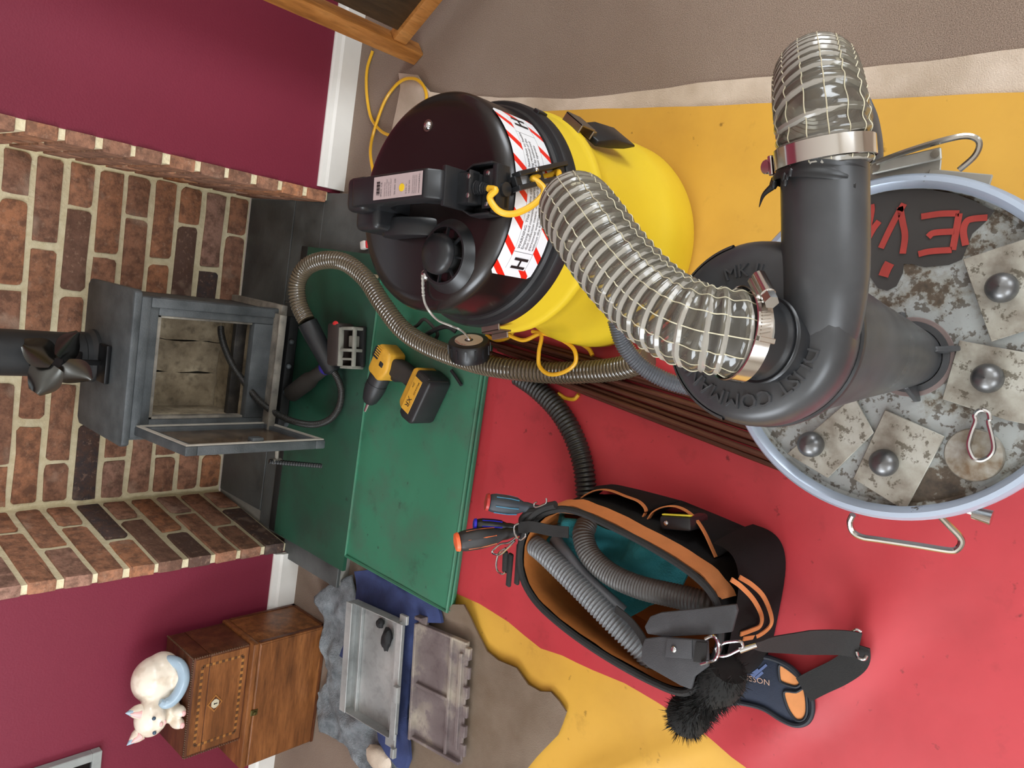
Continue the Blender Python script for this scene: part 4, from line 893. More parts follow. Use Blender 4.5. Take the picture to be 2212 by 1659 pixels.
def clamp(P, F, i0, wdt, r, dg, label, scr=True):
    p = P[i0]; t_, n_, b_ = F[i0]; o = thing('hose_clamp', p, label, 'hose clamp', 'worm drive hose clamps')
    M_ = Matrix(((n_.x, b_.x, t_.x, p.x), (n_.y, b_.y, t_.y, p.y), (n_.z, b_.z, t_.z, p.z), (0,0,0,1)))
    G().lathe([(r, -wdt/2), (r+.0009, -wdt/2+.0004), (r+.0009, wdt/2-.0004), (r, wdt/2)], 64, M_, caps=(False, False)).build('band', M_BAND, o)
    A = M_ @ Matrix.Rotation(math.radians(dg), 4, 'Z')
    g = G(); g.box((r, -.004, -wdt*.5), (r+.0035, .016, wdt*.5), A); g.cyl(A @ Vector((r+.0055, -.006, 0)), A @ Vector((r+.0055, .016, 0)), .0052, n=14); g.build('screw_housing', M_BAND, o, bevel=.0006, seg=1)
    G().cyl(A @ Vector((r+.0055, -.0135, 0)), A @ Vector((r+.0055, -.006, 0)), .0048, n=6).build('hex_head', M_CHROME, o)
    for j in range(7):
        AA = M_ @ Matrix.Rotation(math.radians(dg-24-j*4.2), 4, 'Z'); G().box((r+.0006, -.0005, -wdt*.3), (r+.0015, .0005, wdt*.3), AA @ Matrix.Rotation(.35, 4, 'X')).build('band_slot', M_STEELP, o)
    g = G(); AA = M_ @ Matrix.Rotation(math.radians(dg-58), 4, 'Z'); g.box((r+.0006, -.001, -wdt*.5), (r+.006, .0025, wdt*.5), AA); g.build('band_end', M_BAND, o, bevel=.0005, seg=1)
    return o
i1 = 5; clamp(P1_, F1, i1, .0115, .0318, 60, 'shiny hose clamp with hex screw on the cyclone\'s top outlet')
i2 = min(range(len(P2_)), key=lambda i: abs(P2_[i].x-(CX+.128))); clamp(P2_, F2, i2, .014, .0322, 250, 'wide shiny hose clamp on the cyclone\'s side inlet pipe')
# torn rubber cuff beside the side clamp
cp_ = P2_[i2]-Vector((.012, 0, 0)); g = G()
g.tube([cp_+Vector((-.010+i*.002, 0, 0)) for i in range(7)], lambda t: .0300+.0010*math.sin(t*7), 40, caps=False)
for i in range(16):
    a = random.uniform(0, 2*PI); q_ = cp_+Vector((random.uniform(-.014, -.006), .030*math.sin(a), .030*math.cos(a))); g.ball(q_, random.uniform(.0015, .0034), 7, 5, (1.6, 1, 1))
q_ = cp_+Vector((-.012, .030, .006)); g.tube(spline([q_, q_+Vector((-.006, .006, -.001)), q_+Vector((-.014, .009, -.004))], 5), lambda t: .0022*(1-t)+.0003, 6)
tag(g.build('rubber_cuff', M_BLKP, loc=cp_), 'torn black rubber cuff next to the clamp on the side pipe', 'cuff')
# finer dark hoses below
def mk_hose(name, a, b, rough=.3):
    k = NT(name); k.col(k.mix(k.noise(14, 4), a, b)); k.rough(rough); return k.m
M_BRHOSE = mk_hose('smoky_brown_hose', rgb(70, 60, 48), rgb(98, 88, 74), .22)
M_DKHOSE = mk_hose('black_ribbed_hose', rgb(36, 35, 33), rgb(52, 50, 47), .38)
M_FINE = mk_hose('grey_fine_hose', rgb(66, 70, 76), rgb(96, 98, 102), .26)
def hose(name, pts, r, pitch, amp, mt, label, seg=6, n=18):
    q = spline(pts, 16); P = resample(q, pitch/seg); g = G(); g.tube(P, [r+amp*math.sin(2*PI*i/seg) for i in range(len(P))], n)
    return tag(g.build(name, mt, loc=P[len(P)//2], smooth=80), label, 'hose')
hose('fine_hose', [at(1330, 690, z=.26), at(1348, 745, z=.24), at(1385, 790, z=.22), at(1440, 822, z=.20), at(1500, 838, z=.17), at(1580, 850, z=.10)], .0135, .0045, .0010, M_FINE, 'dark finely ribbed hose peeping out beneath the big clear hose')
hose('fine_hose', [at(1836, 240, d=.90), at(1852, 272, d=.95), at(1862, 312, d=1.0), at(1866, 365, d=1.05)], .024, .004, .0008, M_FINE, 'dark finely ribbed hose behind the clear hose at the drum clamp')
# brown suction hose from the vacuum round to the stove
bp = [(1400, 775, .075), (1340, 795, .062), (1270, 803, .058), (1190, 805, .066), (1100, 797, .088), (1020, 782, .092), (930, 750, .094), (870, 712, .10), (825, 655, .11), (790, 602, .115), (745, 567, .125), (700, 562, .14), (662, 577, .15), (642, 612, .155), (645, 655, .15), (662, 693, .14)]
bq = [at(x, y, z=z) for x, y, z in bp]
sh = thing('suction_hose', bq[0], 'smoky brown ribbed suction hose curving from the drum to the stove', 'hose')
P_ = resample(spline(bq, 16), .0086/6); F_ = frames(P_)
G().tube(P_, [.0212+.0016*math.sin(2*PI*i/6) for i in range(len(P_))], 18).build('hose_wall', M_BRHOSE, sh, smooth=80)
hx = []
for i in range(len(P_)-1):
    for s_ in (0, .5): f = i+s_; a = 2*PI*f/6; hx.append(P_[i].lerp(P_[i+1], s_)+(F_[i][1]*math.cos(a)+F_[i][2]*math.sin(a))*.0214)
G().tube(hx, .0021, 6, caps=False).build('wire_helix', plain('smoky_helix', rgb(100, 88, 70), .16, spec=.9), sh)
e0, e1 = at(664, 697, z=.14), at(718, 800, z=.088)
noz = thing('hose_nozzle', e0, 'black tapered hose adaptor on the end of the brown hose', 'nozzle')
d_ = e1-e0; G().tube([e0+d_*(t/20) for t in range(21)], lambda t: (.0262 if t < .25 else .0262-.0035*(t-.25)/.75), 28).build('adaptor', M_BLKP, noz)
G().tube([e0+d_*t for t in (.985, 1.02, 1.05)], lambda t: .0225-.008*t, 28).build('end_cap', M_BLKP, noz)
tq = [at(716, 796, z=.092), at(728, 815, z=.085), at(737, 845, z=.074), at(732, 880, z=.072), at(712, 906, z=.075), at(680, 917, z=.085), at(640, 912, z=.105), at(600, 895, z=.135), at(560, 866, Y=-.41), at(528, 826, Y=-.36), at(503, 790, Y=-.32), at(486, 752, Y=-.285), at(478, 722, Y=-.26), at(477, 706, Y=-.25)]
hose('thin_hose', tq, .0088, .0036, .0007, M_DKHOSE, 'thin black ribbed hose running from the adaptor into the stove')
# black hose towards the tool bag
kp = [(1120, 812, .052), (1160, 840, .048), (1205, 885, .044), (1238, 940, .043), (1258, 1000, .043), (1266, 1060, .043), (1268, 1110, .043)]
hose('black_hose', [at(x, y, z=z) for x, y, z in kp], .0205, .0088, .0018, M_DKHOSE, 'black ribbed hose lying on the red sheet, going in behind the tool bag', 6)
# bundle of brown sweeping rods
M_ROD = mk_hose('brown_rod', rgb(66, 36, 24), rgb(98, 56, 40), .42)
for i in range(9):
    f = i/8; s0 = at(1062+12*(i % 3), 716+f*62, z=.027); s1 = at(1700, 885+f*130, z=.027)
    lift = .0 if i % 2 == 0 else .0085
    P = [s0.lerp(s1, t/12)+Vector((0, 0, .006+lift+.0008*noise.noise(Vector((i*3.1, t*.4, 0))))) for t in range(13)]
    tag(G().tube(P, .0053, 10).build('sweeping_rod', M_ROD, loc=P[6]), ('outermost brown rod, right side of the bundle by the vacuum', 'second brown rod from the vacuum, raised on its neighbours', 'third brown rod from the vacuum side', 'fourth brown rod from the vacuum, raised', 'middle brown rod of the flat bundle on the red sheet', 'fourth brown rod from the tool bag side, raised', 'third brown rod from the tool bag side', 'second brown rod from the bag side, raised', 'outermost brown rod, on the tool bag side of the bundle')[i], 'rod', 'sweeping rods under the hose')
# ================================================================ TOOL BAG
BZ = .0255
M_BAG = plain('black_canvas', rgb(29, 27, 27), .95, vary=.15, scale=14, bump=.0008, bscale=900, spec=.2)
M_ORG = plain('orange_webbing', rgb(206, 128, 74), .75, vary=.1, bump=.0006, bscale=700)
M_LIN = plain('orange_lining', rgb(168, 98, 38), .8, vary=.25, scale=10, bump=.001, bscale=60)
M_GRYP = plain('charcoal_nylon', rgb(66, 66, 68), .7, vary=.1, bump=.0008, bscale=800)
M_WEB = plain('black_webbing', rgb(36, 35, 34), .8, bump=.0008, bscale=900)
bag = thing('tool_bag', (-.645, -1.61, BZ), 'open black canvas tool bag with orange trim, stuffed with grey hoses', 'tool bag')
rim = [at(x, y, z=.205) for x, y in ((1128, 1165), (1162, 1118), (1205, 1100), (1250, 1106), (1310, 1132), (1400, 1178), (1490, 1235), (1540, 1285), (1556, 1340), (1552, 1400), (1520, 1462), (1478, 1496), (1400, 1468), (1300, 1412), (1215, 1352), (1155, 1295), (1126, 1235))]
RIM = spline(rim, 5, True); NR = len(RIM); RC = sum(RIM, Vector())/NR
def wallp(i, t):       # t: 0 base .. 1 rim
    p = RIM[i % NR]; b = Vector((RC.x+(p.x-RC.x)*1.05, RC.y+(p.y-RC.y)*1.02, BZ)); q = b.lerp(p, t)
    q += (Vector((p.x-RC.x, p.y-RC.y, 0)).normalized())*(.016*math.sin(PI*min(1, t*1.15))+.004*noise.noise(Vector((i*.35, t*3, 0)))); return q
g = G(); nv = 9; vs = [wallp(i, j/(nv-1)) for j in range(nv) for i in range(NR)]; inn = [RIM[i]+(RC-RIM[i]).normalized()*.010-Vector((0, 0, .004)) for i in range(NR)]
fs = [(j*NR+i, j*NR+(i+1) % NR, (j+1)*NR+(i+1) % NR, (j+1)*NR+i) for j in range(nv-1) for i in range(NR)]+[tuple(range(NR-1, -1, -1))]
g.add(vs, fs); g.build('outer_shell', M_BAG, bag, smooth=60)
g = G(); vs = []
for j in range(7):
    for i in range(NR): p = wallp(i, 1-j/6*.93); d = Vector((RC.x-p.x, RC.y-p.y, 0)).normalized(); vs.append(p+d*(.008+.010*j/6)+Vector((0,0,-.003+.0)))
g.add(vs, [(j*NR+i, (j+1)*NR+i, (j+1)*NR+(i+1) % NR, j*NR+(i+1) % NR) for j in range(6) for i in range(NR)]+[tuple(6*NR+i for i in range(NR))]); g.build('lining', M_LIN, bag, smooth=60)
G().tube([p+Vector((0, 0, .001)) for p in RIM], .0062, 8, closed=True).build('rim_binding', M_WEB, bag)
# orange band below the rim on the side towards the drum
seg = [i for i in range(NR) if RIM[i].x > RC.x+.045]
seg.sort(key=lambda i: -RIM[i].y)
P = [wallp(i, .86)+Vector((.006, 0, 0)) for i in seg]; G().ribbon(P, .034, .003, (1, 0, .25)).build('orange_band', M_ORG, bag)
# side pocket with a wavy orange hem
hem = [at(x, y, z=.132) for x, y in ((1246, 1092), (1262, 1074), (1290, 1061), (1318, 1062), (1350, 1074), (1380, 1086), (1395, 1104), (1389, 1122), (1398, 1126), (1412, 1108), (1436, 1097), (1465, 1098), (1495, 1116), (1520, 1150), (1546, 1206))]
HP = spline(hem, 6); n_ = len(HP)
low = [Vector((-.520+.012*math.sin(PI*i/(n_-1)), p.y-.02*i/(n_-1), BZ)) for i, p in enumerate(HP)]; mid = [Vector((max(p.x, -.528)*.55-.508*.45, p.y, (p.z+BZ)/2)) for p in HP]
g = G(); back = [Vector((-.552, p.y, p.z-.03)) for p in HP]
g.add(HP+mid+low+back, [(i, i+1, n_+i+1, n_+i) for i in range(n_-1)]+[(n_+i, n_+i+1, 2*n_+i+1, 2*n_+i) for i in range(n_-1)]+[(0, n_, 2*n_, 3*n_), (n_-1, 4*n_-1, 3*n_-1, 2*n_-1)]); g.build('side_pocket', M_BAG, bag, smooth=70)
G().ribbon([p+Vector((.0022, 0, 0)) for p in HP], .0085, .0022, (1, 0, 0)).build('pocket_hem', M_ORG, bag)
# rounded front bulk of the bag towards the camera, with two orange hem lines
fr0 = at(1600, 1235, z=.10)
def endp(u, v):
    a = PI*u; c, s_ = math.cos(a), math.sin(a); k_ = 1-.10*v*v
    return Vector((-.637+.128*k_*math.copysign(abs(c)**.55, c), -1.765-.072*k_*abs(s_)**.6, BZ+.165*v-.02*v*v*(1-abs(s_))))
g = G(); g.grid(endp, 32, 9); g.build('end_pocket', M_BAG, bag, smooth=70)
for off in (0, 1):
    pp = [(1580, 1252), (1602, 1268), (1628, 1296), (1645, 1330), (1642, 1352), (1622, 1362), (1600, 1370)] if off == 0 else [(1598, 1247), (1625, 1264), (1650, 1290), (1666, 1330), (1664, 1352), (1640, 1372), (1606, 1380)]
    q = spline([at(x, y, Y=-1.851+.004*abs(i-2)) for i, (x, y) in enumerate(pp)], 6)
    G().ribbon(q, .007, .0022, (0, -1, .25)).build('pocket_hem', M_ORG, bag)
# grey padded handle flaps, rivet patch, ring and shoulder strap
def pad(name, pix, zc, mt, parent, th=.007, sag=.0):
    P = [at(x, y, z=zc) for x, y in pix]; c = sum(P, Vector())/len(P); g = G(); n_ = len(P)
    zz = lambda p: p.z+sag*(p.y-c.y)
    g.add([(p.x, p.y, zz(p)) for p in P]+[(p.x, p.y, zz(p)-th) for p in P], [tuple(range(n_)), tuple(range(2*n_-1, n_-1, -1))]+[(i, n_+i, n_+(i+1) % n_, (i+1) % n_) for i in range(n_)])
    return g.build(name, mt, parent, bevel=.0022)
pad('handle_flap', [(1402, 1368), (1396, 1352), (1408, 1330), (1430, 1322), (1500, 1316), (1585, 1307), (1588, 1322), (1576, 1368), (1540, 1372), (1440, 1376)], .222, M_GRYP, bag, sag=.1)
pad('handle_flap', [(1386, 1398), (1392, 1380), (1425, 1376), (1528, 1384), (1530, 1440), (1500, 1462), (1492, 1490), (1470, 1482), (1400, 1442), (1384, 1426)], .232, M_GRYP, bag)
pad('rivet_patch', [(1440, 1378), (1494, 1382), (1494, 1424), (1436, 1420)], .2355, M_GRYP, bag, .003)
pad('webbing_patch', [(1502, 1386), (1528, 1388), (1524, 1434), (1496, 1430)], .2355, M_WEB, bag, .003)
G().ball(at(1455, 1403, z=.237), .0052, 14, 8, (1, 1, .5)).build('rivet', M_CHROME, bag)
G().ribbon(spline([at(1330, 1315, z=.205), at(1360, 1340, z=.212), at(1385, 1372, z=.222), at(1394, 1392, z=.230)], 6), .012, .003, (0, 0, 1)).build('flap_webbing', M_WEB, bag)
G().tube(spline([at(x, y, z=.236+.003*i) for i, (x, y) in enumerate(((1524, 1380), (1540, 1374), (1550, 1386), (1552, 1406), (1545, 1424)))]+[at(1528, 1430, z=.24), at(1514, 1434, z=.238)], 6), .0026, 8).build('ring', M_CHROME, bag)
hk = spline([at(x, y, z=.235) for x, y in ((1546, 1402), (1552, 1416), (1570, 1416), (1588, 1408), (1604, 1398), (1600, 1386), (1580, 1386), (1562, 1390), (1546, 1402))], 5)
g = G(); g.tube(hk, .0022, 8); g.build('snap_hook', M_CHROME, bag)
G().cyl(at(1598, 1405, z=.235), at(1634, 1393, z=.225), .0046, .0036, 12).build('hook_swivel', M_CHROME, bag)
q = spline([at(1628, 1394, z=.222), at(1660, 1392, z=.19), at(1740, 1388, z=.12), at(1815, 1388, z=.07), at(1856, 1394, z=.052)], 8)
G().ribbon(q, [.012+.030*min(1, i/16) for i in range(len(q))], .0022, (-.1, -.25, 1)).build('shoulder_strap', M_WEB, bag)
q = spline([at(1850, 1392, z=.050), at(1848, 1424, z=.042), at(1815, 1450, z=.038), at(1770, 1472, z=.040), at(1735, 1490, z=.046)], 8)
G().ribbon(q, .040, .0022, (0, 0, 1)).build('shoulder_strap', M_WEB, bag)
G().tube(spline([at(1850, 1408, z=.056), at(1854, 1420, z=.058), at(1866, 1424, z=.058), at(1872, 1416, z=.054)], 5), .0028, 8).build('strap_buckle', M_CHROME, bag)
G().tube(spline([at(1840, 1364, z=.058), at(1850, 1359, z=.062), at(1860, 1364, z=.058)], 5), .0022, 8).build('strap_buckle', M_CHROME, bag)
# far end: webbing, snap hook, D ring, key ring
q = spline([at(1228, 1150, z=.21), at(1190, 1146, z=.215), at(1150, 1138, z=.222), at(1120, 1140, z=.228)], 6)
G().ribbon(q, .020, .003, (0, .3, 1)).build('end_webbing', M_WEB, bag)
G().tube(spline([at(x, y, z=.232) for x, y in ((1122, 1130), (1112, 1136), (1112, 1152), (1122, 1166), (1134, 1160), (1136, 1152))], 6), .0022, 8).build('end_ring', M_CHROME, bag)
G().tube(spline([at(x, y, z=.228) for x, y in ((1116, 1160), (1100, 1172), (1080, 1176), (1064, 1190), (1066, 1196), (1080, 1198), (1098, 1182), (1112, 1168))], 5), .0020, 8).build('end_hook', M_CHROME, bag)
G().tube(spline([at(x, y, z=.222) for x, y in ((1092, 1184), (1078, 1194), (1072, 1216), (1074, 1232), (1084, 1240), (1092, 1236))], 6), .0018, 8).build('key_loop', M_CHROME, bag)
G().tube(spline([at(x, y, z=.222) for x, y in ((1180, 1076), (1180, 1086), (1170, 1092), (1156, 1096), (1154, 1088), (1160, 1084))], 6), .0016, 8).build('key_loop', M_CHROME, bag)
for x0, y0, x1, y1, z_ in ((1092, 1190, 1090, 1236, .18), (1104, 1196, 1098, 1266, .17), (1122, 1176, 1116, 1262, .17)):
    a, b = at(x0, y0, z=z_+.02), at(x1, y1, z=z_); g = G(); g.bar(a, b, .011, .007, (0, 0, 1)); g.build('tool_loop', M_WEB, bag, bevel=.0025)
for pts in (((1140, 1128), (1155, 1108), (1175, 1096), (1200, 1090)), ((1132, 1140), (1128, 1122), (1142, 1108), (1160, 1104))):
    G().tube(spline([at(x, y, z=.215) for x, y in pts], 6), .007, 8).build('end_loop', M_WEB, bag)
# tape measure in the side pocket
tm = at(1470, 1128, z=.135); tmM = T(tm.x, tm.y, tm.z, .25)
t = thing('tape_measure', tm, 'black tape measure with a yellow edge in the bag side pocket', 'tape measure')
g = G(); g.box((-.012, -.030, -.045), (.012, .030, .020), tmM); g.build('case', M_BLKP, t, bevel=.006)
g = G(); g.box((.0123, -.028, .008), (.0146, .026, .016), tmM); g.build('yellow_edge', plain('yellow_rubber', rgb(222, 206, 60), .5), t, bevel=.0006)
G().ball(tmM @ Vector((0, .016, .0205)), .0045, 10, 6, (1, 1, .5)).build('case_screw', M_CHROME, t)
# contents: hoses, teal cloth
M_GHOSE = mk_hose('grey_ribbed_hose', rgb(96, 98, 100), rgb(120, 121, 122), .34)
hose('coiled_hose', [at(x, y, z=z) for x, y, z in ((1140, 1170, .165), (1168, 1188, .185), (1215, 1232, .192), (1275, 1292, .192), (1330, 1348, .188), (1385, 1402, .178), (1410, 1428, .165))], .0185, .0072, .0018, M_GHOSE, 'grey ribbed hose nearest the orange lining in the tool bag', 6, 20)
hose('coiled_hose', [at(x, y, z=z) for x, y, z in ((1268, 1132, .140), (1260, 1158, .160), (1275, 1200, .172), (1318, 1240, .174), (1380, 1268, .172), (1450, 1285, .168), (1515, 1300, .16), (1548, 1310, .14))], .0195, .0056, .0010, mk_hose('dark_grey_hose', rgb(74, 72, 70), rgb(92, 90, 87), .4), 'dark grey curved hose in the tool bag beside the orange band', 6, 20)
q = spline([at(x, y, z=z) for x, y, z in ((1200, 1166, .150), (1222, 1196, .165), (1262, 1244, .172), (1310, 1290, .170), (1345, 1322, .16))], 8)
tag(G().tube(q, .0125, 16).build('smooth_pipe', plain('grey_pvc', rgb(104, 106, 110), .35), loc=q[8]), 'smooth grey pipe between the two ribbed hoses in the bag', 'pipe')
k = NT('teal_cloth'); k.col(k.mix(k.noise(20, 4), rgb(28, 104, 112), rgb(46, 134, 142))); k.rough(.95); k.bump(k.noise(300, 3), .002); M_TEAL = k.m
poly = [tuple(at(x, y, z=.13)[:2]) for x, y in ((1150, 1120), (1200, 1108), (1260, 1118), (1330, 1150), (1420, 1196), (1480, 1240), (1460, 1290), (1400, 1310), (1350, 1340), (1290, 1310), (1220, 1250), (1160, 1180))]
tag(sheet(dense(poly, .02), lambda x, y: .118+nz(x, y, 22, .03, 3)+nz(x, y, 60, .008, 5)+.05*math.exp(-((x+.575)/.04)**2-((y+1.47)/.035)**2), .014, .006).build('teal_cloth', M_TEAL, smooth=80), 'crumpled teal cloth between the hoses in the tool bag', 'cloth')
# two screwdrivers standing in the far end loops
def screwdriver(tip, base, r, mats, label, end_mat, text=None):
    a, b = at(*base[:2], z=base[2]), at(*tip[:2], z=tip[2]); d = b-a; L = d.length; Mz = zframe(a, d)
    t = thing('screwdriver', a, label, 'screwdriver', 'screwdrivers in the tool bag end loops')
    pr = [(r*.45, -.02), (r*.5, 0), (r*.62, L*.12), (r*.6, L*.2), (r*.92, L*.34), (r*1.05, L*.6), (r*1.0, L*.84), (r*.86, L*.93)]
    G().lathe(pr, 6 if not text else 8, Mz).build('grip', mats[0], t, bevel=.003, smooth=50)
    G().lathe([(r*.86, L*.925), (r*.9, L*.935), (r*.82, L*.985), (r*.5, L), (r*.2, L*.995), (.0004, L*.99)], 20, Mz, caps=(False, False)).build('end_cap', end_mat, t)
    G().cyl(Mz @ Vector((0,0,-.11)), Mz @ Vector((0,0,-.01)), .0032, n=8).build('shank', M_CHROME, t)
    for k_ in range(6):
        a_ = (k_+.5)*PI/3; G().tube([Mz @ Vector((r*f*math.cos(a_), r*f*math.sin(a_), L*h)) for f, h in ((.83, .32), (.94, .5), (.93, .8))], .0011, 5).build('grip_line', mats[1], t)
    return t, Mz, L
M_GDK = plain('dark_grey_rubber', rgb(52, 58, 66), .5)
screwdriver((1048, 1084, .275), (1150, 1098, .205), .0185, (M_GDK, plain('blue_line', rgb(70, 130, 160), .4)), 'dark grey screwdriver handle with a red end cap', plain('red_plastic', rgb(186, 54, 50), .35))
t, Mz, L = screwdriver((982, 1172, .300), (1108, 1150, .205), .0200, (plain('black_rubber_grip', rgb(44, 42, 42), .5), plain('orange_line', rgb(220, 110, 60), .4)), 'black screwdriver handle with a bright orange end cap', plain('orange_plastic', rgb(250, 112, 64), .4), True)
screwdriver((1022, 1132, .262), (1112, 1138, .200), .0125, (M_BLKP, plain('blue_edge', rgb(40, 40, 190), .4)), 'slim black tool handle with a blue end, behind the orange one', plain('blue_plastic', rgb(46, 42, 200), .35))
# black fluffy brush
fb = thing('fluffy_brush', at(1530, 1500, z=.17), 'black fluffy brush head hanging over the near end of the tool bag', 'brush')
M_FUR = plain('black_fur', rgb(20, 20, 18), .9)
spn = spline([at(1572, 1442, z=.20), at(1552, 1478, z=.19), at(1520, 1506, z=.175), at(1494, 1536, z=.155), at(1482, 1552, z=.14)], 8)
g = G(); g.tube(spn, lambda t: .030+.006*math.sin(t*9), 14); co = g.build('core', M_FUR, fb)
g = G(); rr = random.Random(4); F = frames(spn)
for i in range(5200):
    j = rr.randrange(len(spn)); t_, n_, b_ = F[j]; a = rr.uniform(0, 2*PI); d = (n_*math.cos(a)+b_*math.sin(a)+t_*rr.uniform(-.3, .9)).normalized()
    p = spn[j]+t_*rr.uniform(-.008, .008)+d*.024; L = rr.uniform(.008, .019); s_ = Vector((rr.uniform(-1, 1), rr.uniform(-1, 1), rr.uniform(-1, 1))).normalized()
    e = p+d*L+s_*.007; w_ = d.cross(s_).normalized()*.0007
    g.add([p-w_, p+w_, p.lerp(e, .6)+s_*.002+w_*.8, p.lerp(e, .6)+s_*.002-w_*.8, e], [(0, 1, 2, 3), (3, 2, 4)])
tag(g.build('bristles', M_FUR, fb, fix=False, smooth=0), kind='stuff')
# navy pouch with orange openings lying by the strap
M_NPOUCH = plain('navy_nylon', rgb(36, 44, 62), .7, bump=.0006, bscale=900); M_NPIPE = plain('navy_piping', rgb(30, 34, 42), .6); M_OLIN = plain('orange_cloth', rgb(224, 146, 86), .75)
po = thing('tool_pouch', at(1670, 1480, z=.03), 'navy fabric pouch with orange lined openings beside the tool bag', 'pouch')
pw = spline([at(x, y, z=.030) for x, y in ((1560, 1475), (1570, 1432), (1620, 1418), (1660, 1418), (1705, 1436), (1735, 1466), (1754, 1498), (1757, 1535), (1745, 1558), (1720, 1564), (1690, 1552), (1650, 1528), (1600, 1516), (1562, 1516))], 5, True)
g = G(); g.prism([(p.x, p.y) for p in pw], .0235, .034); g.build('pouch_body', M_NPOUCH, po, bevel=.003)
G().tube([Vector((p.x, p.y, .035)) for p in pw], .0046, 8, closed=True).build('pouch_piping', M_NPIPE, po)
for pix in (((1684, 1436), (1702, 1444), (1722, 1460), (1732, 1472), (1724, 1482), (1712, 1482), (1690, 1474), (1684, 1464)), ((1694, 1494), (1720, 1494), (1738, 1488), (1744, 1530), (1738, 1552), (1724, 1556), (1712, 1546), (1700, 1524))):
    P = spline([at(x, y, z=.0345) for x, y in pix], 4, True); g = G(); g.prism([(p.x, p.y) for p in P], .0342, .0352); o_ = g.build('opening', M_OLIN, po, smooth=0)
    G().tube([p+Vector((0, 0, .001)) for p in P], .0026, 6, closed=True).build('opening_binding', M_NPIPE, po)
vs, fs, w_ = text_mesh('USSON', .0135); a, b = at(1605, 1468, z=.0352), at(1661, 1481, z=.0352); d = (b-a); ux = d/w_; uy = Vector((0,0,1)).cross(d).normalized()
g = G(); g.add([a+ux*v.x+uy*v.y for v in vs], fs); g.build('lettering', plain('pale_print', rgb(196, 160, 140), .6), po, fix=False, smooth=0)
for x0, y0, x1, y1 in ((1626, 1462, 1656, 1436), (1622, 1458, 1638, 1446), (1632, 1466, 1648, 1452)):
    G().ribbon([at(x0, y0, z=.0352), at((x0+x1)/2, (y0+y1)/2, z=.0354), at(x1, y1, z=.0352)], .004, .0006).build('logo_stroke', plain('faded_blue_print', rgb(92, 108, 150), .6), po, smooth=0)
# ================================================================ POWER TOOLS ON THE MATS
M_DYEL = plain('tool_yellow', rgb(214, 160, 52), .45, vary=.14, scale=40); M_DBLK = plain('tool_black', rgb(38, 38, 40), .45, vary=.15); M_RUBB = plain('worn_rubber', rgb(48, 44, 40), .7)
z0 = .0535
R0 = at(852, 752, z=.085); C0 = at(806, 858, z=.085); b_ = (C0-R0); b_.z = 0; LB = b_.length; b_.normalize(); hx = Vector((b_.y, -b_.x, 0))
if hx.dot(at(930, 890, z=.085)-R0) < 0: hx = -hx
DMx = Matrix(((b_.x, hx.x, 0, R0.x), (b_.y, hx.y, 0, R0.y), (0, 0, 1, z0), (0,0,0,1)))    # x along barrel, y towards battery, z up
dr = thing('cordless_drill', (R0.x, R0.y, z0), 'yellow and black cordless drill lying on the bright green mat', 'drill')
g = G(); g.prism([(.0, -.022), (.018, -.030), (.070, -.030), (.082, -.026), (.085, .018), (.072, .030), (.045, .038), (.02, .030), (.004, .024)], .006, .062, DMx); g.build('motor_housing', M_DYEL, dr, bevel=.008, seg=3)
g = G(); g.box((.012, -.0305, .014), (.040, -.006, .0635), DMx); g.box((.034, .004, .02), (.048, .020, .0635), DMx); g.build('vent_panel', M_DBLK, dr, bevel=.003)
for i in range(5): G().box((.006+.006*i, -.022, .0630), (.0085+.006*i, -.004, .0645), DMx).build('vent_slot', M_DYEL, dr)
ax0 = DMx @ Vector((.080, -.004, .034)); G().cyl(ax0, ax0+b_*.026, .0275, .0255, 24).build('clutch_collar', M_DBLK, dr)
g = G(); g.lathe([(.0265, 0), (.0265, .012), (.024, .030), (.019, .050), (.0125, .058), (.006, .059)], 28, zframe(ax0+b_*.026, b_)); g.build('chuck', M_DBLK, dr)
G().cyl(ax0+b_*.084, ax0+b_*.110, .0048, .0036, 8).build('driver_bit', M_CHROME, dr)
g = G(); g.prism([(.016, .020), (.058, .030), (.056, .050), (.046, .085), (.044, .120), (.002, .120), (.006, .085), (.008, .05)], .010, .050, DMx); g.build('grip', M_RUBB, dr, bevel=.010, seg=3)
g = G(); g.prism([(.056, .036), (.066, .040), (.062, .058), (.050, .066)], .018, .042, DMx); g.build('trigger', M_DBLK, dr, bevel=.003)
g = G(); g.prism([(-.014, .112), (.078, .112), (.088, .124), (.088, .138), (-.020, .138), (-.022, .122)], .000, .060, DMx); g.build('battery_foot', M_DYEL, dr, bevel=.006)
g = G(); g.prism([(-.026, .136), (.092, .136), (.098, .150), (.096, .182), (.086, .190), (-.018, .190), (-.028, .180)], .0, .070, DMx); bt = g.build('battery', M_DBLK, dr, bevel=.008, seg=3)
g = G(); g.box((-.010, .140, .0700), (.078, .168, .0712), DMx); g.build('battery_label', M_DYEL, bt, bevel=.0004, seg=1)
def dtext(s_, x, y, size):
    vs, fs, w_ = text_mesh(s_, size); g = G(); g.add([DMx @ Vector((x+v.x, y+v.y, .0716)) for v in vs], fs); g.build('lettering', M_INK, bt, fix=False, smooth=0)
dtext('XR', .040, .147, .020); dtext('BRUSHLESS', -.004, .158, .0068); dtext('20V', .004, .144, .0085)
for i in range(6): G().box((-.024+.003*i-.0008, .150, .012), (-.024+.003*i+.0008, .186, .0705), DMx).build('battery_rib', M_RUBB, bt, bevel=.0004, seg=1)
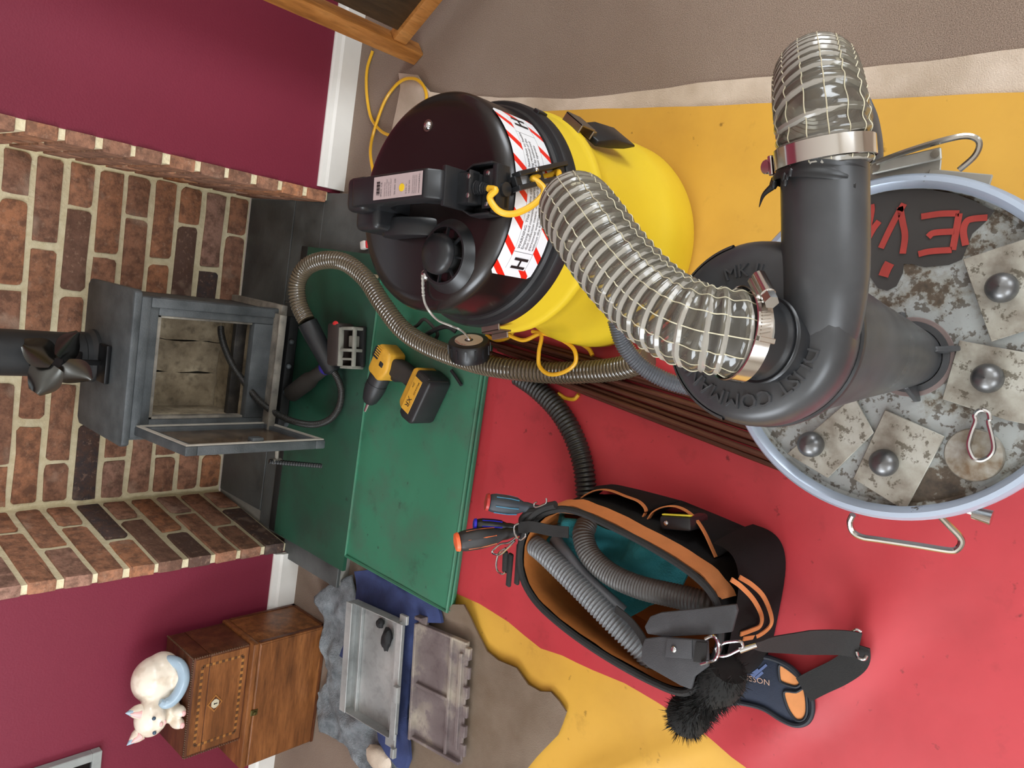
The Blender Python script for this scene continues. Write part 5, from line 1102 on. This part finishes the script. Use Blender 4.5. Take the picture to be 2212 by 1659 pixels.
# black tool with grey cage and a red button
c_ = at(752, 750, z=.08); TM = T(c_.x, c_.y, .0575, math.radians(8))
tl = thing('cordless_tool', (c_.x, c_.y, .0575), 'dark battery tool with a dusty grey cage and red button on the dark mat', 'power tool')
M_BRN = plain('sooty_brown_plastic', rgb(52, 42, 38), .55); M_CAGE = plain('dusty_grey_casting', rgb(132, 130, 120), .6, vary=.2)
g = G(); g.box((-.05, .004, 0), (.062, .052, .055), TM); g.build('body', M_BRN, tl, bevel=.008)
G().ball(TM @ Vector((.058, .02, .050)), .009, 12, 6, (1, 1.4, .5)).build('red_button', plain('red_button', rgb(214, 50, 50), .4), tl)
g = G(); g.box((-.050, -.046, 0), (.055, .004, .010), TM); g.build('cage_floor', M_DARK, tl, bevel=.002)
for lo, hi in (((.044, -.044, .0), (.052, .004, .045)), ((-.012, -.044, .0), (-.004, .004, .048)), ((-.056, -.040, .0), (-.048, .010, .040)), ((-.05, -.046, .030), (.05, -.038, .040)), ((-.05, .000, .036), (.05, .008, .050)), ((-.034, -.044, .034), (-.028, .004, .042))):
    G().box(lo, hi, TM).build('cage_bar', M_CAGE, tl, bevel=.002)
G().box((.0, -.030, .008), (.030, -.010, .030), TM).build('contact_block', M_CAGE, tl, bevel=.003)
# sooty black tool with a violet ring under the adaptor
a, b = at(628, 852, z=.084), at(720, 782, z=.084); s_ = thing('hand_torch', a, 'sooty black hand tool with violet ring under the hose adaptor', 'hand tool')
d = (b-a); M_S = zframe(a, d); Ls = d.length
G().lathe([(.020, 0), (.024, .006), (.024, Ls*.45), (.018, Ls*.55), (.017, Ls*.8)], 20, M_S).build('barrel', M_RUBB, s_)
G().lathe([(.0185, Ls*.8), (.0205, Ls*.82), (.0205, Ls*.9), (.018, Ls*.92)], 20, M_S).build('violet_ring', plain('violet_plastic', rgb(52, 40, 130), .4), s_)
G().lathe([(.018, Ls*.92), (.022, Ls*1.0), (.021, Ls*1.08), (.010, Ls*1.1)], 20, M_S).build('head', M_DBLK, s_)
# small things
p = at(783, 528, z=.055); o = thing('plastic_cap', (p.x, p.y, .0405), 'tiny white and red plastic cap on the slate behind the vacuum', 'cap')
g = G(); g.box((-.012, -.008, 0), (.010, .010, .016), T(p.x, p.y, .0405, .3)); g.build('white_cap', plain('white_plastic', rgb(222, 212, 204), .5), o, bevel=.003)
g = G(); g.box((-.012, -.018, 0), (.008, -.0085, .013), T(p.x, p.y, .0405, .3)); g.build('red_cap', plain('red_cap', rgb(214, 48, 52), .4), o, bevel=.003)
p = at(812, 598, z=.06); lump('pebble', (p.x, p.y, .0575), .009, (.7, 1.4, .6), 9, plain('beige_crumb', rgb(150, 134, 108), .9), 'beige crumb of firebrick on the mat beside the vacuum', 'crumb')
q = spline([at(x, y, z=z) for x, y, z in ((880, 712, .062), (900, 704, .07), (915, 690, .075), (930, 700, .07), (945, 720, .066), (940, 735, .062))], 8)
tag(G().tube(q, .0042, 8).build('wire_hook', M_RUBB, loc=q[0]), 'bent dark wire hook on the mat between hose and vacuum', 'hook')
q = spline([at(x, y, z=z) for x, y, z in ((905, 735, .060), (935, 715, .075), (965, 705, .08), (985, 716, .07))], 8)
tag(G().tube(q, .006, 8).build('pliers', M_DBLK, loc=q[0]), 'small black pliers leg showing behind the screw cap', 'pliers')
q = spline([at(x, y, z=.058) for x, y in ((975, 800), (988, 818), (997, 832))], 5)
tag(G().tube(q, .0042, 7).build('bit_stub', M_DBLK, loc=q[0]), 'short black bit lying on the green mat below the hose', 'bit')

# ================================================================ WOODEN CHESTS AND THE CAT
def wood(name, a, b, c, axis=0, sc_=6, rough=.38):
    k = NT(name); mp = k.n('ShaderNodeMapping'); k.link(k.coord(), mp.inputs[0]); s_ = [sc_*4]*3; s_[axis] = sc_*.55; mp.inputs['Scale'].default_value = s_
    n1 = k.noise(1.6, 5, .6, mp.outputs[0]); n2 = k.noise(9, 3, .6, mp.outputs[0]); col = k.ramp(n1, [(.3, a), (.5, b), (.72, c)])
    k.col(k.mix(k.ramp(n2, [(.45, (0,0,0,1)), (.7, (.4,.4,.4,1))]), col, sc(a, .6))); k.rough(rough); k.bump(n2, .0006); return k.m
M_WAL = wood('walnut', rgb(86, 50, 24), rgb(122, 74, 38), rgb(154, 98, 54)); M_WALD = wood('dark_walnut', rgb(66, 34, 20), rgb(88, 48, 28), rgb(112, 66, 38))
M_INLAY = wood('boxwood_inlay', rgb(140, 88, 40), rgb(160, 106, 52), rgb(178, 124, 64)); M_EDGE = plain('dark_bead', rgb(84, 54, 30), .5); M_BONE = plain('bone', rgb(196, 186, 160), .45); M_BRASS = plain('dull_brass', rgb(92, 84, 46), .45, .7)
x0, x1, ya, yb, zt = -1.527, -1.178, -.602, -.432, .229
ch = thing('wooden_chest', ((x0+x1)/2, (ya+yb)/2, .0005), 'walnut chest on the carpet by the wall, carrying a smaller inlaid box', 'chest')
g = G(); g.box((x0, ya, .0005), (x1, yb, zt-.018)); g.build('case', M_WAL, ch, bevel=.002)
g = G(); g.box((x0-.001, ya-.001, zt-.0165), (x1+.001, yb, zt)); g.build('lid', M_WAL, ch, bevel=.003)
g = G(); g.box((x0+.004, ya-.0015, .012), (x1-.004, ya+.001, zt-.021)); g.build('front_panel', M_WAL, ch, bevel=.001, seg=1)
for lo, hi in (((x1-.001, ya+.003, .004), (x1+.0015, ya+.013, zt-.02)), ((x1-.001, yb-.012, .004), (x1+.0015, yb-.002, zt-.02)), ((x1-.001, ya+.003, .004), (x1+.0015, yb-.002, .013)), ((x0, ya-.0022, .004), (x1, ya, .011))): G().box(lo, hi).build('edge_band', M_WALD, ch)
g = G(); xk = -1.372; g.box((xk-.008, ya-.004, zt-.032), (xk+.008, ya, zt-.012)); g.cyl((xk, ya-.003, zt-.022), (xk, ya-.010, zt-.022), .005, n=10); g.build('clasp', M_BRASS, ch, bevel=.001, seg=1)
X0b, X1b, Yab, Ybb, Zb, Zt = -1.448, -1.182, -.586, -.440, .2295, .384
bx = thing('inlaid_box', ((X0b+X1b)/2, (Yab+Ybb)/2, Zb), 'small dark inlaid wooden box with a bone keyhole, under the china cat', 'box')
zs = Zt-.045
g = G(); g.box((X0b, Yab, Zb), (X1b, Ybb, zs-.001)); g.build('case', M_WALD, bx, bevel=.0015)
g = G(); g.box((X0b, Yab, zs), (X1b, Ybb, Zt)); g.build('lid', M_WALD, bx, bevel=.002)
g = G(); g.box((X0b+.006, Yab-.0012, Zb+.004), (X1b-.006, Yab+.001, zs-.002)); g.box((X0b+.006, Yab-.0012, zs+.001), (X1b-.006, Yab+.001, Zt-.008)); g.build('front_veneer', M_WAL, bx)
def beadrow(a, b, n_, nm='bead', r=.0026, mt=M_EDGE):
    g = G(); a = Vector(a); b = Vector(b)
    for i in range(n_): g.ball(a.lerp(b, (i+.5)/n_), r, 6, 4)
    tag(g.build(nm, mt, bx), kind='stuff')
beadrow((X1b, Yab, Zb+.004), (X1b, Yab, Zt-.002), 24); beadrow((X0b, Yab, Zt), (X1b, Yab, Zt), 44); beadrow((X1b, Yab, Zt), (X1b, Ybb, Zt), 24); beadrow((X0b, Yab, Zb+.004), (X0b, Yab, Zt-.002), 24)
yq = Yab-.0018; m_ = .026; xa, xb, za, zb = X0b+m_, X1b-m_, Zb+.018, Zt-.026
rq = random.Random(2)
for (p, q) in (((xa, za), (xb, za)), ((xa, zb), (xb, zb)), ((xa, za), (xa, zb)), ((xb, za), (xb, zb))):
    L = math.hypot(q[0]-p[0], q[1]-p[1]); n_ = round(L/.0085)
    for i in range(n_):
        t_ = (i+.5)/n_; cx, cz = p[0]+(q[0]-p[0])*t_, p[1]+(q[1]-p[1])*t_; h = L/n_*.42 if q[0] != p[0] else .0034; v = .0034 if q[0] != p[0] else L/n_*.42
        G().box((cx-h, yq, cz-v), (cx+h, Yab, cz+v)).build('inlay_piece', M_INLAY if i % 2 else M_EDGE, bx, smooth=0)
kx, kz = (X0b+X1b)/2-.004, Zb+.085
g = G(); Mk = Matrix.Translation((kx, Yab-.0015, kz)) @ Matrix.Rotation(PI/2, 4, 'X')
g.prism([(-.024, 0), (0, -.021), (.024, 0), (0, .021)], 0, .0015, Mk); g.build('keyhole_border', M_INLAY, bx, smooth=0)
g = G(); g.prism([(-.019, 0), (0, -.0165), (.019, 0), (0, .0165)], 0, .0022, Mk); g.build('keyhole_ground', M_WALD, bx, smooth=0)
g = G(); g.prism([(-.012, -.003), (-.006, -.010), (.006, -.010), (.012, -.003), (.012, .003), (.006, .010), (-.006, .010), (-.012, .003)], 0, .003, Mk); g.build('keyhole_plate', M_BONE, bx, smooth=0)
g = G(); g.lathe([(.0022, 0), (.0022, .0004)], 10, Mk @ T(0, .002, .003)); g.prism([(-.0012, -.006), (.0012, -.006), (.0012, .002), (-.0012, .002)], .003, .0034, Mk); g.build('keyhole', M_DARK, bx, smooth=0)
# china cat
def blob(balls, voxel, name, mt, parent, sm=6):
    g = G()
    for c, r, s_ in balls: g.ball(c, r, 16, 10, s_)
    me = bpy.data.meshes.new('t'); me.from_pydata([tuple(v) for v in g.v], [], g.f); o = bpy.data.objects.new('t', me); COL.objects.link(o)
    md = o.modifiers.new('r', 'REMESH'); md.mode = 'VOXEL'; md.voxel_size = voxel; ms = o.modifiers.new('s', 'SMOOTH'); ms.factor = .6; ms.iterations = sm
    m2 = bpy.data.meshes.new_from_object(o.evaluated_get(bpy.context.evaluated_depsgraph_get())); q = G(); q.add([v.co.copy() for v in m2.vertices], [tuple(p.vertices) for p in m2.polygons])
    bpy.data.objects.remove(o); bpy.data.meshes.remove(me); bpy.data.meshes.remove(m2); return q.build(name, mt, parent, smooth=180)
k = NT('painted_china'); n_ = k.noise(60, 3); wv = k.noise(26, 3); k.col(k.mix(k.ramp(wv, [(.5, (0,0,0,1)), (.62, (.6,.6,.6,1))]), rgb(240, 228, 210), rgb(214, 196, 174))); k.rough(.22); M_CHINA = k.m
M_BLUEG = plain('blue_grey_glaze', rgb(158, 180, 196), .25); M_PINK = plain('pink_glaze', rgb(240, 186, 182), .3); M_EYE = plain('blue_eye', rgb(60, 84, 104), .2)
cz = Zt+.001
cat = thing('china_cat', (-1.30, -.52, cz), 'cream china cat with blue-grey tail sitting on the inlaid box', 'figurine')
hc = Vector((-1.328, -.553, cz+.076))
HR = Matrix.Translation(hc) @ Matrix.Rotation(math.radians(-7), 4, 'Y')
hv = lambda x, y, z: HR @ Vector((x, y, z))
blob([((-1.250, -.515, cz+.056), .054, (1.10, .95, 1.05)), ((-1.235, -.515, cz+.040), .046, (1.1, 1, .95)), ((-1.290, -.525, cz+.042), .044, (1.1, .9, .95)), ((-1.328, -.535, cz+.040), .036, (1, .9, 1.1)), (hc, .041, (1.16, .9, .94)), (hv(0, -.022, -.012), .021, (1.3, .9, .8)), ((-1.350, -.572, cz+.017), .018, (.8, 1.3, .95)), ((-1.318, -.575, cz+.016), .017, (.8, 1.3, .95)), ((-1.245, -.562, cz+.018), .018, (1.5, .9, .95)), ((-1.29, -.52, cz+.014), .014, (5.5, 3.0, 1))], .004, 'body', M_CHINA, cat)
for s_ in (-1, 1):
    b0 = hv(s_*.030, .0, .026); dv = HR.to_3x3() @ Vector((s_*.36, -.1, .9))
    G().lathe([(.0175, 0), (.0145, .012), (.007, .025), (.0008, .033)], 12, zframe(b0, dv)).build('ear', M_CHINA, cat)
    G().lathe([(.012, 0), (.006, .015), (.0006, .024)], 10, zframe(b0+Vector((0, -.0080, .003)), dv)).build('inner_ear', M_PINK, cat)
    G().lathe([(.0085, 0), (.004, .009), (.0004, .015)], 10, zframe(b0+dv.normalized()*.0215+Vector((0, -.001, 0)), dv)).build('ear_tip', M_BLUEG, cat)
    G().ball(hv(s_*.0195, -.0345, .006), .0046, 10, 8).build('eye', M_EYE, cat)
G().ball(hv(0, -.0415, -.008), .0050, 10, 6, (1.3, .6, .8)).build('nose', M_PINK, cat)
G().ball(hv(0, -.0395, -.018), .0045, 10, 6, (1.5, .6, .6)).build('mouth', M_PINK, cat)
for xx in (-1.350, -1.318): G().ball((xx, -.592, cz+.013), .008, 10, 6, (1, .6, .8)).build('paw', M_PINK, cat)
G().ball((-1.262, -.5765, cz+.013), .009, 10, 6, (1.3, .7, .8)).build('paw', M_PINK, cat)
q = spline([(-1.215, -.50, cz+.060), (-1.200, -.530, cz+.034), (-1.206, -.556, cz+.016), (-1.232, -.573, cz+.012), (-1.262, -.578, cz+.022), (-1.284, -.576, cz+.038), (-1.288, -.572, cz+.054), (-1.282, -.569, cz+.064)], 8)
G().tube(q, lambda t: .0115+.003*math.sin(PI*t)-.004*max(0, t-.85)/.15, 14).build('tail', M_BLUEG, cat)
# picture hanging left of the chests
pc = thing('framed_picture', (-1.62, -.412, .70), 'dark picture in a plain grey frame hanging low on the maroon wall', 'picture')
M_GFR = plain('grey_frame', rgb(150, 154, 152), .45); fx0, fx1, fz0, fz1, fw = -1.86, -1.458, .516, .95, .022
for lo, hi in (((fx0, -.432, fz0), (fx1, -.4105, fz0+fw)), ((fx0, -.432, fz1-fw), (fx1, -.4105, fz1)), ((fx0, -.432, fz0+fw), (fx0+fw, -.4105, fz1-fw)), ((fx1-fw, -.432, fz0+fw), (fx1, -.4105, fz1-fw))): G().box(lo, hi).build('frame_bar', M_GFR, pc, bevel=.0015, seg=1)
G().box((fx0+fw, -.424, fz0+fw), (fx1-fw, -.412, fz1-fw)).build('dark_panel', plain('black_glass', rgb(10, 10, 12), .12), pc)
# ================================================================ WOODEN STAND AT THE RIGHT
M_OAK = wood('golden_oak', rgb(136, 84, 36), rgb(172, 112, 54), rgb(196, 138, 76), 2, 5, .4); M_DKW = wood('dark_panel_wood', rgb(44, 32, 20), rgb(60, 44, 28), rgb(78, 58, 38), 2, 5, .45)
sd = thing('wooden_stand', (.36, -.69, .0005), 'golden oak stand with a dark recessed side panel at the upper right', 'stand')
u = Vector((.62, -.785, 0)).normalized(); n_ = Vector((u.y, -u.x, 0)); n_ = -n_ if n_.x > 0 else n_
base = Vector((.365, -.665, 0)); SM = Matrix(((u.x, -n_.x, 0, base.x), (u.y, -n_.y, 0, base.y), (0, 0, 1, 0), (0,0,0,1)))   # x along side, y away from the stand's outer face
def sbox(nm, lo, hi, mt, bv=.003): return G().box(lo, hi, SM).build(nm, mt, sd, bevel=bv)
sbox('post', (-.004, -.004, .0005), (.036, .036, 1.05), M_OAK); sbox('post', (.40, -.004, .0005), (.436, .036, 1.05), M_OAK); sbox('post', (-.004, .30, .0005), (.036, .336, 1.05), M_OAK); sbox('post', (.40, .30, .0005), (.436, .336, 1.05), M_OAK)
sbox('bottom_rail', (.036, .0, .058), (.40, .030, .098), M_OAK); sbox('top_rail', (.036, .0, .86), (.40, .030, .92), M_OAK)
sbox('side_panel', (.058, .010, .098), (.40, .022, .86), M_DKW, .001)
sbox('rail_bead', (.036, .028, .062), (.40, .040, .082), M_DKW, .001)
sbox('top', (-.02, -.02, 1.05), (.456, .356, 1.08), M_OAK)
